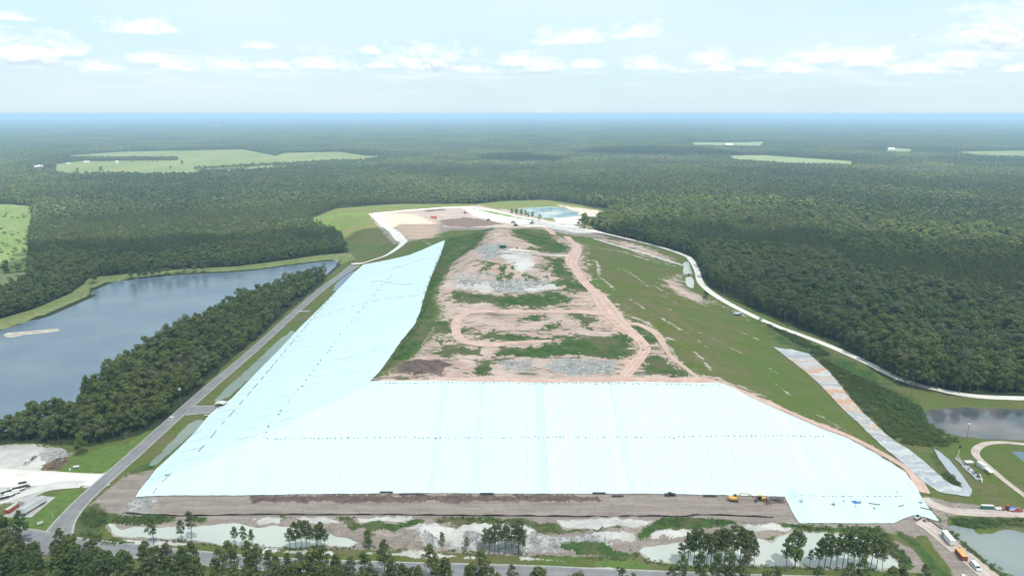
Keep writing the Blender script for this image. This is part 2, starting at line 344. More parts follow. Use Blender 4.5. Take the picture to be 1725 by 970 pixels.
# ------------------------------------------------------------------ ground cover layers
TARP = [(228,838),(244,815),(262,792),(300,757),(330,727),(352,700),(366,688),(390,672),(430,630),(470,590),(505,552),(540,518),(570,487),(596,460),(612,446),(640,441),(690,430),(750,405),(744,425),(738,440),(725,470),(715,500),(708,525),(700,545),(680,570),(660,598),(640,626),(623,643),(800,644),(1000,645),(1218,647),(1260,668),(1300,686),(1380,721),(1430,740),(1480,768),(1525,797),(1540,816),(1556,845),(1572,866),(1584,880),(1560,872),(1540,868),(1522,874),(1505,882),(1420,882),(1346,882),(1334,862),(1322,837),(1200,834),(1100,832),(900,832),(700,831),(500,833),(400,835),(285,835),(258,836)]
TARPW = PP(TARP)
L_ = lambda *polys: [PP(p) for p in polys]
LAYERS = {
 'tan': L_([(620,360),(700,352),(790,347),(850,352),(900,366),(980,382),(1060,398),(1020,402),(960,395),(900,385),(860,386),(760,388),(690,408),(668,412),(640,385)], [(205,868),(222,838),(285,826),(1322,826),(1352,880),(1500,878),(1545,862),(1590,870),(1600,885),(1640,905),(1725,990),(1620,990),(1560,900),(1540,905),(1480,893),(1345,888),(1300,905),(1271,910),(1140,917),(1075,928),(1052,938),(860,934),(500,922),(210,908),(183,892),(178,876)],
           [(150,850),(180,825),(215,797),(240,793),(262,790),(228,838),(205,868),(175,862)],
           [(1545,810),(1560,835),(1600,845),(1640,850),(1680,853),(1725,857),(1725,868),(1640,866),(1600,868),(1590,880),(1570,860)],
           [(1470,900),(1500,905),(1540,925),(1560,950),(1590,965),(1530,965),(1500,930)]),
 'pink': L_([(636,641),(668,622),(700,596),(728,560),(740,528),(728,500),(742,470),(762,440),(800,412),(812,395),(835,383),(868,384),(905,400),(945,402),(975,414),(985,440),(990,468),(1020,505),(1050,530),(1095,560),(1125,590),(1162,628),(1215,640),(1260,655),(1350,700),(1420,728),(1480,762),(1530,800),(1520,800),(1425,745),(1380,726),(1300,690),(1215,650),(900,650),(640,648)],
            [(900,396),(940,398),(985,412),(980,440),(1000,480),(1040,520),(1020,530),(985,490),(955,452),(965,425)],
            [(1120,470),(1140,462),(1150,480),(1168,492),(1200,506),(1180,512),(1150,500),(1125,482)],
            [(1010,402),(1060,408),(1100,420),(1150,447),(1120,440),(1060,420)], [(940,345),(1030,358),(1000,368),(955,352)]),
 'grey': L_([(765,482),(768,466),(800,460),(850,470),(930,466),(942,484),(900,491),(830,493)],
            [(924,603),(990,603),(1045,610),(1040,628),(960,632),(930,622)], [(1075,610),(1115,612),(1120,625),(1085,630)],
            [(840,610),(895,602),(900,618),(850,622)],
            [(875,368),(960,378),(1030,392),(980,394),(900,384),(850,374)], [(20,890),(80,845),(100,850),(40,895)],
            [(205,860),(232,840),(262,842),(240,866)],[(800,420),(840,410),(860,425),(820,440)],
            [(50,752),(100,756),(118,765),(110,775),(70,775),(60,768)],
            [(690,905),(760,900),(900,905),(1000,908),(1040,925),(900,930),(720,925)]),
 'dark': L_([(664,628),(680,612),(735,606),(760,615),(745,632),(700,636)], [(735,372),(780,366),(830,372),(850,377),(790,383),(745,380)], [(800,358),(850,364),(835,368),(795,363)], [(705,352),(740,350),(750,354),(720,357)],
            [(1000,392),(1040,396),(1090,410),(1040,404)], [(420,834),(860,832),(1010,836),(1010,843),(700,846),(430,845)], [(1270,836),(1322,838),(1326,850),(1290,850)],
            [(105,770),(118,775),(90,790),(72,787)]),
 'orange': L_([(622,360),(640,358),(700,362),(740,380),(735,398),(700,405),(665,385),(640,368)], [(1265,660),(1350,700),(1420,732),(1520,800),(1505,800),(1410,744),(1300,692)],
              [(985,490),(1010,500),(1030,530),(1065,560),(1085,585),(1060,620),(1045,642),(1030,642),(1040,620),(1065,590),(1045,565),(1010,535)]),
 'white': L_([(600,872),(690,872),(700,880),(640,883),(605,882)], [(675,896),(715,882),(760,890),(785,905),(770,920),(710,912)],
             [(770,895),(800,885),(860,880),(885,888),(905,900),(880,912),(780,905)], [(935,877),(1100,878),(1070,895),(1000,897),(950,890)],
             [(1000,902),(1070,903),(1075,915),(1000,912)], [(1090,893),(1150,892),(1165,903),(1100,912)], [(1235,888),(1300,884),(1345,880),(1330,892),(1270,898)],
             [(0,752),(30,749),(75,752),(95,762),(70,790),(110,800),(170,803),(180,790),(200,785),(170,808),(150,830),(140,818),(90,822),(40,842),(0,850),(-80,850),(-80,760)],
             [(206,908),(225,908),(315,914),(310,918),(228,917)], [(440,925),(562,930),(560,934),(445,929)], [(620,931),(700,932),(840,940),(700,937)], [(876,937),(950,944),(880,941)],
             [(1070,947),(1140,953),(1075,950)], [(1000,955),(1030,950),(1060,962),(990,962)],
             [(765,482),(830,475),(830,493)],[(880,485),(940,478),(942,486),(890,491)], [(500,870),(560,872),(575,884),(520,882)], [(430,872),(480,872),(470,880),(430,882)],
             [(780,350),(850,360),(900,372),(880,378),(840,374),(800,364)],[(930,360),(990,366),(975,378),(940,376)],
             [(835,424),(860,420),(895,428),(900,445),(880,460),(862,450)]),
 'veg': L_([(731,544),(760,539),(764,562),(728,564)], [(736,572),(767,570),(768,577),(739,579)], [(718,595),(749,580),(800,585),(807,598),(775,599),(723,599)],
           [(781,549),(793,548),(795,559),(782,559)], [(793,562),(821,559),(865,562),(903,564),(940,567),(981,564),(986,570),(940,572),(903,576),(867,573),(834,576),(813,572)],
           [(826,600),(844,584),(878,588),(929,577),(955,573),(1030,566),(1060,562),(1073,580),(1060,602),(1007,603),(955,600),(903,602),(852,603)],
           [(780,629),(800,624),(808,608),(834,608),(829,629),(800,633)], [(916,544),(942,542),(947,554),(924,555)], [(878,533),(914,531),(914,541),(880,539)],
           [(760,491),(837,496),(940,491),(961,495),(966,505),(940,516),(904,522),(876,518),(850,520),(824,511),(786,511),(750,505)],
           [(917,433),(956,433),(951,446),(966,464),(987,480),(994,490),(966,493),(940,480),(920,454)],
           [(845,386),(889,387),(940,405),(962,417),(958,426),(915,426),(884,420),(904,415),(889,408),(863,397)], [(753,404),(820,386),(806,415),(763,439)], [(745,410),(775,398),(828,384),(818,395),(806,412),(790,420),(765,440),(748,450)], [(1110,600),(1150,622),(1165,632),(1120,636),(1085,628)],
           [(1060,550),(1085,552),(1110,575),(1090,578)],[(1085,595),(1110,598),(1155,628),(1110,632),(1080,622)],
           [(955,520),(980,528),(1010,540),(990,552),(960,535)], [(640,625),(700,540),(728,455),(752,410),(762,440),(745,470),(730,500),(738,525),(728,556),(700,592),(668,620)],
           [(572,872),(597,870),(602,882),(640,883),(690,880),(705,874),(715,880),(680,896),(640,897),(590,893)], [(722,876),(760,870),(862,874),(893,877),(908,888),(902,900),(860,882),(800,885),(760,889)],
           [(903,884),(930,880),(952,900),(905,903)], [(938,891),(1010,896),(1078,896),(1076,900),(1000,900),(940,896)], [(1104,880),(1125,870),(1200,874),(1250,880),(1240,888),(1150,893),(1090,905),(1076,916),(1070,905)],
           [(190,868),(230,868),(300,869),(295,876),(215,884),(180,878)], [(312,870),(345,871),(340,878),(315,876)], [(475,870),(492,870),(488,878),(476,877)],
           [(1400,884),(1480,888),(1500,910),(1530,935),(1540,960),(1515,960),(1512,945),(1470,912),(1434,897),(1380,893)], [(1300,880),(1345,884),(1400,886),(1380,896),(1340,890)],
           [(1510,895),(1535,905),(1570,935),(1600,970),(1580,970),(1545,935)], [(940,922),(960,915),(1000,918),(1060,930),(1080,930),(1060,940),(980,935)],
           [(1600,872),(1640,870),(1725,872),(1725,890),(1692,886),(1660,892),(1640,890),(1605,884)], [(1575,870),(1600,890),(1640,925),(1700,968),(1680,968),(1620,915)],
           [(160,850),(190,868),(170,890),(160,900),(130,905),(110,890),(140,860)], [(225,790),(258,780),(262,788),(240,795),(215,800)],
           [(800,440),(830,442),(835,452),(815,455)],[(840,462),(865,462),(860,470),(840,470)],[(890,462),(920,465),(915,473),(888,470)],[(845,448),(860,452),(850,458),(830,452)],
           [(1272,535),(1300,548),(1380,582),(1500,645),(1545,680),(1560,705),(1600,745),(1570,750),(1500,700),(1420,640),(1380,610),(1310,575)],
           [(1573,752),(1590,780),(1615,822),(1640,822),(1610,826),(1570,770)]),
 'lush': L_([(525,366),(560,364),(625,359),(610,363),(555,369)], [(955,585),(1000,578),(1050,582),(1040,592),(980,596)], [(800,352),(830,356),(905,370),(895,372),(830,360)],
            [(530,372),(555,376),(575,388),(560,390),(540,382)], [(20,800),(0,860),(60,850),(95,830),(140,822),(142,832),(85,890),(0,895)],
            [(105,795),(165,800),(200,780),(255,735),(290,700),(215,745),(150,760),(120,770)], [(1000,945),(1060,940),(1100,950),(1090,962),(1000,955)], [(190,780),(230,745),(225,770),(200,785)]),
}
# the water outlines get sandy or grassy banks from the height, see below

# ------------------------------------------------------------------ ground sheet (one sheet to the horizon)
def axis(lo, hi, dense_lo, dense_hi, step0, grow):
    a = list(dense_lo + np.arange(0, (dense_hi-dense_lo)/step0)*step0)
    s = step0
    x = a[-1]+s
    while x < hi: a.append(x); s *= grow; x += s
    a.append(hi)
    s = step0; x = a[0]-s; b = []
    while x > lo: b.append(x); s *= grow; x -= s
    b.append(lo)
    return np.array(b[::-1]+a)
gx = axis(-45000, 45000, -300, 430, 1.0, 1.09)
ya = [230.0]
while ya[-1] < 1650: ya.append(ya[-1] + 0.85*max(1.0, (ya[-1]/420.0)**1.35))
s = ya[-1]-ya[-2]
while ya[-1] < 45000: s *= 1.10; ya.append(ya[-1]+s)
yb = [230.0-1.2]; s = 1.2
while yb[-1] > -4000: s *= 1.15; yb.append(yb[-1]-s)
gy = np.array(yb[::-1]+ya)
GX, GY = np.meshgrid(gx, gy, indexing='ij')
shp = GX.shape; X = GX.ravel(); Y = GY.ravel()
print('ground verts', X.size)
Z = H(X, Y)
near = (np.abs(X) < 900) & (Y > 150) & (Y < 1700)
ni = np.where(near)[0]; xn, yn = X[ni], Y[ni]
# sandy piles and rough ground in the borrow area between the ponds
fore = PP([(430,872),(1345,872),(1300,905),(1075,925),(860,930),(600,918),(540,890)], 0)
def band_masked(poly, x, y, pad=6.0):
    """signed distance evaluated only near the polygon"""
    poly = np.asarray(poly); out = np.full(x.shape, -99.0)
    m = (x > poly[:, 0].min()-pad) & (x < poly[:, 0].max()+pad) & (y > poly[:, 1].min()-pad) & (y < poly[:, 1].max()+pad)
    if m.any(): out[m] = sdist(poly, x[m], y[m])
    return out
zf = np.zeros(xn.shape)
fd = np.clip(band_masked(fore, xn, yn)/6.0, 0, 1)
zf += fd*(np.abs(wob(xn, yn, 9.0, 1.0))*2.2 + np.abs(wob(xn, yn, 3.7, 4.0))*0.8)
for (u, v, r, hgt) in [(716,902,16,7.5),(800,895,14,5.0),(880,895,13,5.0),(1040,888,18,4.0),(1010,905,12,4),(1120,900,15,4),(640,880,12,2.5),(560,885,10,2)]:
    p = P(u, v+6, 0); d = np.hypot(xn-p[0], (yn-p[1])*1.25)
    a = np.arctan2(yn-p[1], xn-p[0])
    zf = np.maximum(zf, hgt*np.clip(1-d/r*(1+0.15*np.sin(a*9+u)), 0, 1))
# soil bench rises from the silt fence to the tarp toe
for (u, v, r, hgt) in [(705,622,20,4.5)]:
    p = P(u, v); d = np.hypot((xn-p[0])/1.6, yn-p[1]); a = np.arctan2(yn-p[1], xn-p[0])
    zf += hgt*np.clip(1-d/r*(1+0.1*np.sin(a*7)), 0, 1)
p = P(60, 762, 0)
for (u, v, r, hgt) in [(88,768,10,2.5),(40,757,15,1.5),(930,412,12,3.5),(890,416,5,1.5),(740,361,12,4)]:
    p = P(u, v); d = np.hypot((xn-p[0])/1.3, yn-p[1])
    zf += hgt*np.clip(1-d/r, 0, 1)
tm = np.clip(-band_masked(TARPW, xn, yn)/4.0, 0, 1)
zn = Z[ni] + zf*tm + tm*0.05*wob(xn, yn, 5.0, 7.0)
for nm, (poly, lev) in WATER.items():
    dd = band_masked(poly, xn, yn, 12.0) + 1.1*wob(xn, yn, 3.2, 5.0)
    dep = np.clip((dd+3.0)/6.0, 0, 1); dep = dep*dep*(3-2*dep)
    zn = np.where(dd > -3.0, zn*(1-dep) + (lev*2.2)*dep, zn)
dd = band_masked(BASIN, xn, yn, 12.0)
zn = np.where(dd > -1, np.minimum(zn, -np.clip((dd+1)/2.5, 0, 3)), zn)
Z[ni] = zn
# lake part outside the dense window
far = ~near
dl = sdist(LAKE, X[far], Y[far]); zz = Z[far]; zz = np.where(dl > 0, -1.6, zz); Z[far] = zz

def grid_mesh(name, gx, gy, Z):
    nx, ny = len(gx), len(gy)
    GX, GY = np.meshgrid(gx, gy, indexing='ij')
    co = np.stack([GX.ravel(), GY.ravel(), Z.ravel()], 1).astype(np.float32)
    i = np.arange(nx*ny).reshape(nx, ny)
    q = np.stack([i[:-1, :-1], i[1:, :-1], i[1:, 1:], i[:-1, 1:]], -1).reshape(-1, 4)
    return fast_mesh(name, co, q)
def fast_mesh(name, co, q, smooth=True):
    me = bpy.data.meshes.new(name)
    me.vertices.add(len(co)); me.vertices.foreach_set('co', np.ascontiguousarray(co, dtype=np.float32).ravel())
    k = q.shape[1]
    me.loops.add(q.size); me.loops.foreach_set('vertex_index', q.ravel().astype(np.int32))
    me.polygons.add(len(q)); me.polygons.foreach_set('loop_start', np.arange(0, q.size, k, dtype=np.int32))
    me.polygons.foreach_set('loop_total', np.full(len(q), k, np.int32))
    if smooth: me.polygons.foreach_set('use_smooth', np.ones(len(q), bool))
    me.update(calc_edges=True); return me
def setattr_f(me, name, arr):
    a = me.attributes.new(name, 'FLOAT', 'POINT'); a.data.foreach_set('value', np.ascontiguousarray(arr, dtype=np.float32))
gme = grid_mesh('ground', gx, gy, Z)
SOFT = {'tan': 4.0, 'pink': 10.0, 'grey': 9.0, 'dark': 7.0, 'orange': 9.0, 'white': 6.0, 'veg': 7.0, 'lush': 6.0}
for k, polys in LAYERS.items():
    wgt = np.zeros(X.shape); acc = np.full(xn.shape, -99.0)
    for pl in polys: acc = np.maximum(acc, band_masked(pl, xn, yn, 34.0))
    sof = SOFT[k]*np.clip((yn-200)/260, 0.35, 1.6)
    wgt[ni] = np.clip(0.5 + acc/(2*sof), 0, 1)
    setattr_f(gme, k, wgt)
# thin pale streaks of bare sand on the grass slope
STREAKS = [([(1063,505),(1085,519)],1.6), ([(1097,528),(1112,534),(1130,548)],1.8), ([(1122,541),(1134,546),(1146,556)],2.2), ([(1171,593),(1182,603),(1195,622)],3.0), ([(1238,556),(1258,563),(1277,572)],2.0),
 ([(1005,440),(1008,452),(1008,462)],3.0), ([(1007,464),(1025,478),(1044,494)],1.2), ([(1040,453),(1060,458),(1092,482)],1.8), ([(1010,418),(1050,424),(1092,438)],3.0), ([(1092,438),(1120,444),(1148,451)],2.0),
 ([(1114,432),(1145,439)],2.2), ([(1075,428),(1100,436)],2.5), ([(1085,592),(1110,600),(1135,612)],2), ([(1068,535),(1092,545),(1112,562),(1126,585),(1140,606),(1165,633)],3.2), ([(1120,566),(1150,580)],2),
 ([(1085,506),(1140,525)],0.9), ([(1150,555),(1200,590)],0.8), ([(1300,622),(1316,634)],1.6), ([(1100,480),(1125,495)],1.4), ([(1180,560),(1260,600)],0.7), ([(1300,640),(1330,665)],0.8),([(1380,700),(1470,750)],1.6),
 ([(1115,497),(1140,510),(1165,516)],1.2), ([(1050,510),(1062,522)],1.2), ([(1210,512),(1250,530),(1262,540)],1.3), ([(1160,440),(1146,470)],1.2), ([(741,530),(728,556),(712,580),(704,596)],2.4), ([(700,400),(760,430)],2),([(790,398),(770,412),(755,424)],2.0),([(755,424),(745,440)],2)]
wgt = np.zeros(X.shape); acc = np.full(xn.shape, -99.0)
for pts_, hw in STREAKS:
    w_ = PP(pts_); m = (xn > w_[:, 0].min()-12) & (xn < w_[:, 0].max()+12) & (yn > w_[:, 1].min()-12) & (yn < w_[:, 1].max()+12)
    acc[m] = np.maximum(acc[m], hw*0.75-0.6-dline(w_, xn[m], yn[m]))
wgt[ni] = np.clip(0.5+acc/5.0, 0, 1); setattr_f(gme, 'streak', wgt)
# shore: wet sandy rim round the ponds
acc = np.full(xn.shape, -99.0)
for nm in ('sand_pond', 'east_pond', 'lake', 'far_pond'): acc = np.maximum(acc, band_masked(WATER[nm][0], xn, yn, 6.0))
wgt = np.zeros(X.shape); wgt[ni] = np.clip(1+acc/3.0, 0, 1); setattr_f(gme, 'shore', wgt)
# forest floor: everywhere that is neither cleared nor a field
fl = -sdist(CLEAR, X, Y)
ff = np.clip(0.5+fl/8.0, 0, 1); ff = np.where(np.hypot(X, Y) > 1700, 1.0, ff)
setattr_f(gme, 'forest_floor', ff)

def mat_ground():
    m, t = newmat('ground_cover'); pos = t.n('ShaderNodeNewGeometry').outputs['Position']
    ns = t.noise(pos, 0.22, 8, 0.62); nm_ = t.noise(pos, 0.045, 6, 0.6); nb = t.noise(pos, 0.011, 4, 0.5); nf = t.noise(pos, 1.3, 4, 0.6)
    stre = t.noise(t.scale(pos, (0.03, 0.25, 0.1)), 1.0, 6, 0.6)
    nl = t.noise(t.scale(pos, (1.0, 0.8, 1.0)), 0.09, 8, 0.7, 0.6)
    edge = t.m('ADD', t.m('MULTIPLY', t.m('SUBTRACT', ns, 0.5), 1.5), t.m('ADD', t.m('MULTIPLY', t.m('SUBTRACT', nl, 0.5), 2.6), t.m('MULTIPLY', t.m('SUBTRACT', nf, 0.5), 0.9)))
    def mask(name, amp=1.0, bias=0.0):
        a = t.attr(name)
        v = t.m('ADD', t.m('ADD', a, bias), t.m('MULTIPLY', edge, amp))
        return t.m('MULTIPLY', t.ramp(v, 0.44, 0.56), t.ramp(a, 0.0, 0.06))
    def var(c1, c2, f): return t.mix(f, c4(*c1), c4(*c2))
    g = var((0.078, 0.108, 0.026), (0.125, 0.150, 0.044), t.ramp(ns, 0.3, 0.7))
    g = t.mix(t.m('MULTIPLY', t.ramp(nm_, 0.40, 0.62), 0.8), g, c4(0.155, 0.128, 0.075))
    g = t.mix(t.m('MULTIPLY', t.ramp(stre, 0.58, 0.7), 0.4), g, c4(0.05, 0.075, 0.028))
    g = t.mix(t.m('MULTIPLY', t.ramp(nb, 0.44, 0.60), 0.55), g, c4(0.088, 0.135, 0.034))
    g = t.mix(t.m('MULTIPLY', t.ramp(nf, 0.35, 0.7), 0.35), g, c4(0.03, 0.055, 0.018))
    tan = var((0.20, 0.165, 0.145), (0.33, 0.28, 0.25), t.ramp(stre, 0.3, 0.7))
    tan = t.mix(t.m('MULTIPLY', t.ramp(ns, 0.52, 0.72), 0.5), tan, c4(0.15, 0.125, 0.11)); tan = t.mix(t.m('MULTIPLY', t.ramp(t.noise(t.scale(pos, (0.05, 0.9, 1)), 1.0, 6, 0.7), 0.54, 0.66), 0.5), tan, c4(0.42, 0.38, 0.35))
    pink = var((0.33, 0.225, 0.19), (0.49, 0.385, 0.345), t.ramp(nm_, 0.3, 0.7))
    pink = t.mix(t.ramp(ns, 0.5, 0.72), pink, c4(0.48, 0.42, 0.39))
    pink = t.mix(t.m('MULTIPLY', t.ramp(stre, 0.55, 0.7), 0.35), pink, c4(0.22, 0.16, 0.14))
    pink = t.mix(t.m('MULTIPLY', t.ramp(t.noise(t.scale(pos, (0.3, 1.0, 1)), 0.12, 8, 0.7), 0.525, 0.60), 0.85), pink, c4(0.06, 0.085, 0.035))
    vor = t.n('ShaderNodeTexVoronoi', {'Vector': pos, 'Scale': 0.8}).outputs['Distance']
    grey = var((0.18, 0.18, 0.18), (0.42, 0.42, 0.41), t.ramp(ns, 0.35, 0.65))
    grey = t.mix(t.m('MULTIPLY', t.ramp(vor, 0.45, 0.75), 0.6), grey, c4(0.10, 0.10, 0.09))
    dark = var((0.075, 0.055, 0.050), (0.15, 0.115, 0.10), t.ramp(ns, 0.35, 0.65))
    orange = var((0.40, 0.27, 0.19), (0.55, 0.42, 0.33), t.ramp(stre, 0.3, 0.7))
    pink = t.mix(t.m('MULTIPLY', t.ramp(nf, 0.45, 0.65), 0.3), pink, c4(0.24, 0.18, 0.15)); tan = t.mix(t.m('MULTIPLY', t.ramp(nf, 0.42, 0.6), 0.4), tan, c4(0.12, 0.10, 0.09))
    white = var((0.36, 0.34, 0.325), (0.50, 0.485, 0.465), t.ramp(nm_, 0.35, 0.6))
    white = t.mix(t.m('MULTIPLY', t.ramp(ns, 0.55, 0.7), 0.45), white, c4(0.30, 0.27, 0.25))
    veg = var((0.028, 0.060, 0.020), (0.060, 0.105, 0.030), t.ramp(ns, 0.35, 0.65))
    veg = t.mix(t.m('MULTIPLY', t.ramp(nm_, 0.45, 0.62), 0.7), veg, c4(0.12, 0.108, 0.060))
    lush = var((0.075, 0.13, 0.032), (0.12, 0.17, 0.05), t.ramp(ns, 0.35, 0.65))
    lush = t.mix(t.m('MULTIPLY', t.ramp(nm_, 0.5, 0.7), 0.5), lush, c4(0.10, 0.11, 0.05))
    c = g
    c = t.mix(mask('shore', 0.8), c, c4(0.33, 0.30, 0.27))
    c = t.mix(mask('tan', 0.7), c, tan)
    c = t.mix(mask('pink', 0.8, -0.02), c, pink)
    c = t.mix(mask('grey', 1.0), c, grey)
    c = t.mix(mask('dark', 0.8), c, dark)
    c = t.mix(t.m('MULTIPLY', mask('orange', 0.9), 0.7), c, orange)
    c = t.mix(mask('white', 0.8), c, white)
    c = t.mix(mask('streak', 1.1), c, t.mix(0.3, t.mix(0.5, pink, white), g))
    c = t.mix(mask('lush', 0.8), c, lush)
    c = t.mix(mask('veg', 1.1, -0.02), c, veg)
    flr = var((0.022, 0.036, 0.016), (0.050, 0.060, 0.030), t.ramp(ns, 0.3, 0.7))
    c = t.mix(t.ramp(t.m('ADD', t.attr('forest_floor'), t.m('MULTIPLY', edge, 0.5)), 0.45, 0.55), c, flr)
    bh = t.m('ADD', t.m('MULTIPLY', ns, 1.0), t.m('MULTIPLY', nf, 0.35))
    finish(t, c, 0.92, bump=bh, bstr=1.0, bdist=1.3, spec=0.0)
    return m
ground = link_mesh('ground', gme, mat_ground()); ground['kind'] = 'structure'

# ------------------------------------------------------------------ conforming sheets
def sheet_grid(poly, step, zoff, extra=None):
    """dense sheet on the terrain, its rim snapped to the outline"""
    poly = np.asarray(poly, float)
    x0, y0 = poly.min(0)-step; x1, y1 = poly.max(0)+step
    xs = np.arange(x0, x1, step); ys = np.arange(y0, y1, step)
    A, B = np.meshgrid(xs, ys, indexing='ij')
    d = sdist(poly, A.ravel(), B.ravel()).reshape(A.shape)
    cx = (A[:-1, :-1]+A[1:, 1:])/2; cy = (B[:-1, :-1]+B[1:, 1:])/2
    ins = sdist(poly, cx.ravel(), cy.ravel()).reshape(cx.shape) > 0
    used = np.zeros(A.shape, bool)
    used[:-1, :-1] |= ins; used[1:, :-1] |= ins; used[1:, 1:] |= ins; used[:-1, 1:] |= ins
    full = np.zeros(A.shape, int)
    full[:-1, :-1] += ins; full[1:, :-1] += ins; full[1:, 1:] += ins; full[:-1, 1:] += ins
    rim = used & (full < 4)
    ax, ay = A.copy(), B.copy()
    rx, ry = A[rim], B[rim]
    bx = rx.copy(); by = ry.copy(); best = np.full(rx.shape, 1e18)
    for i in range(len(poly)):
        px, py = poly[i]; qx, qy = poly[(i+1) % len(poly)]
        ex, ey = qx-px, qy-py; L = ex*ex+ey*ey+1e-12
        t = np.clip(((rx-px)*ex+(ry-py)*ey)/L, 0, 1)
        cx_, cy_ = px+t*ex, py+t*ey; dd = (rx-cx_)**2+(ry-cy_)**2
        m = dd < best; best[m] = dd[m]; bx[m] = cx_[m]; by[m] = cy_[m]
    ax[rim] = bx; ay[rim] = by
    idx = -np.ones(A.shape, int); idx[used] = np.arange(used.sum())
    co_x, co_y = ax[used], ay[used]
    z = zoff if extra == 'flat' else H(co_x, co_y)+zoff
    if callable(extra): z = z + extra(co_x, co_y)
    z = np.broadcast_to(z, co_x.shape)
    I, J = np.where(ins)
    q = np.stack([idx[I, J], idx[I+1, J], idx[I+1, J+1], idx[I, J+1]], 1)
    return np.stack([co_x, co_y, z], 1), q
def ngon_mesh(name, poly, z):
    me = bpy.data.meshes.new(name); me.from_pydata([(x, y, z) for x, y in poly], [], [list(range(len(poly)))]); me.update()
    return me

# water
def mat_water(name, deep, shallow, rough=0.06, bscale=0.8, bstr=0.12):
    m, t = newmat(name); pos = t.n('ShaderNodeNewGeometry').outputs['Position']
    n = t.noise(pos, 0.02, 4, 0.5)
    c = t.mix(t.ramp(n, 0.4, 0.65), c4(*deep), c4(*shallow))
    b = t.noise(t.scale(pos, (1, 0.6, 1)), bscale, 4, 0.6)
    finish(t, c, rough, bump=b, bstr=bstr, bdist=0.05, spec=0.5)
    return m
WM = {'lake': mat_water('lake_water', (0.085, 0.120, 0.165), (0.115, 0.155, 0.195), 0.22, 0.5, 0.9),
      'milky': mat_water('milky_water', (0.36, 0.38, 0.35), (0.42, 0.43, 0.39), 0.2),
      'green': mat_water('green_water', (0.13, 0.16, 0.13), (0.17, 0.20, 0.16), 0.2),
      'grey': mat_water('murky_water', (0.16, 0.19, 0.19), (0.21, 0.23, 0.22), 0.2),
      'marsh': mat_water('marsh_water', (0.05, 0.06, 0.07), (0.17, 0.14, 0.13), 0.1),
      'teal': mat_water('teal_water', (0.045, 0.11, 0.125), (0.26, 0.28, 0.25), 0.2)}
for nm, mk in [('sand_pond', 'milky'), ('east_pond', 'milky'), ('corner_pond', 'grey'), ('reed_pond', 'grey'), ('marsh_pond', 'marsh'), ('ditch_water', 'green'),
               ('ditch_pool', 'green'), ('far_ditch_pool', 'lake'), ('lake', 'lake'), ('far_pond', 'teal'), ('slope_pond', 'milky'), ('settling_pond', 'milky')]:
    poly, lev = WATER[nm]; poly = np.asarray(poly); c = poly.mean(0)
    d = poly - np.roll(poly, 1, 0); nrm = []
    # grow the outline a little so that the banks cut the water line
    area = 0.5*np.sum(poly[:, 0]*np.roll(poly[:, 1], -1)-np.roll(poly[:, 0], -1)*poly[:, 1]); sg = 1 if area > 0 else -1
    out = []
    for i in range(len(poly)):
        a = poly[i]-poly[i-1]; b = poly[(i+1) % len(poly)]-poly[i]
        n = np.array([a[1], -a[0]])/np.linalg.norm(a)+np.array([b[1], -b[0]])/np.linalg.norm(b); n /= max(np.linalg.norm(n), 0.3)
        out.append(poly[i]+sg*n*(2.0 if nm not in ('slope_pond', 'settling_pond') else 0.6))
    o = link_mesh('lake_water' if nm == 'lake' else 'pond_water', ngon_mesh(nm, out, lev), WM[mk]); o['kind'] = 'structure'

# fields (flat land seen far off)
def mat_field(name, c1, c2, c3, sc=0.01):
    m, t = newmat(name); pos = t.n('ShaderNodeNewGeometry').outputs['Position']
    n = t.noise(t.scale(pos, (1, 0.35, 1)), sc, 6, 0.6); n2 = t.noise(pos, 0.12, 5, 0.65)
    c = t.mix(t.ramp(n, 0.4, 0.62), c4(*c1), c4(*c2)); c = t.mix(t.m('MULTIPLY', t.ramp(n2, 0.42, 0.62), 0.6), c, c4(*c3))
    finish(t, c, 0.95, bump=n2, bstr=0.5, bdist=1.0, spec=0.1); return m
FM = {'f1': mat_field('crop_field', (0.105, 0.135, 0.045), (0.155, 0.165, 0.07), (0.08, 0.10, 0.04), 0.006),
      'f2': mat_field('pasture', (0.13, 0.17, 0.075), (0.18, 0.20, 0.10), (0.08, 0.11, 0.045)),
      'f3': mat_field('young_meadow', (0.105, 0.15, 0.045), (0.14, 0.17, 0.065), (0.05, 0.08, 0.03), 0.012),
      'f4': mat_field('dry_field', (0.16, 0.17, 0.085), (0.21, 0.19, 0.12), (0.09, 0.12, 0.05), 0.02)}
for i, (nm, poly, mk) in enumerate(FIELDS):
    o = link_mesh(nm, ngon_mesh(nm, poly, 0.25 + 0.02*i), FM[mk]); o['kind'] = 'structure'
o = link_mesh('lake_bank', ngon_mesh('lake_bank', [], 0) if False else (lambda cq: fast_mesh('lake_bank', cq[0], cq[1]))(sheet_grid(BANK, 4.0, 0.0, lambda x, y: np.where(sdist(LAKE, x, y) > -3.5, -3.0, 0.35) + 0.0*x)), mat_field('bank_grass', (0.14, 0.17, 0.06), (0.20, 0.21, 0.09), (0.09, 0.12, 0.04), 0.03))
o['kind'] = 'structure'

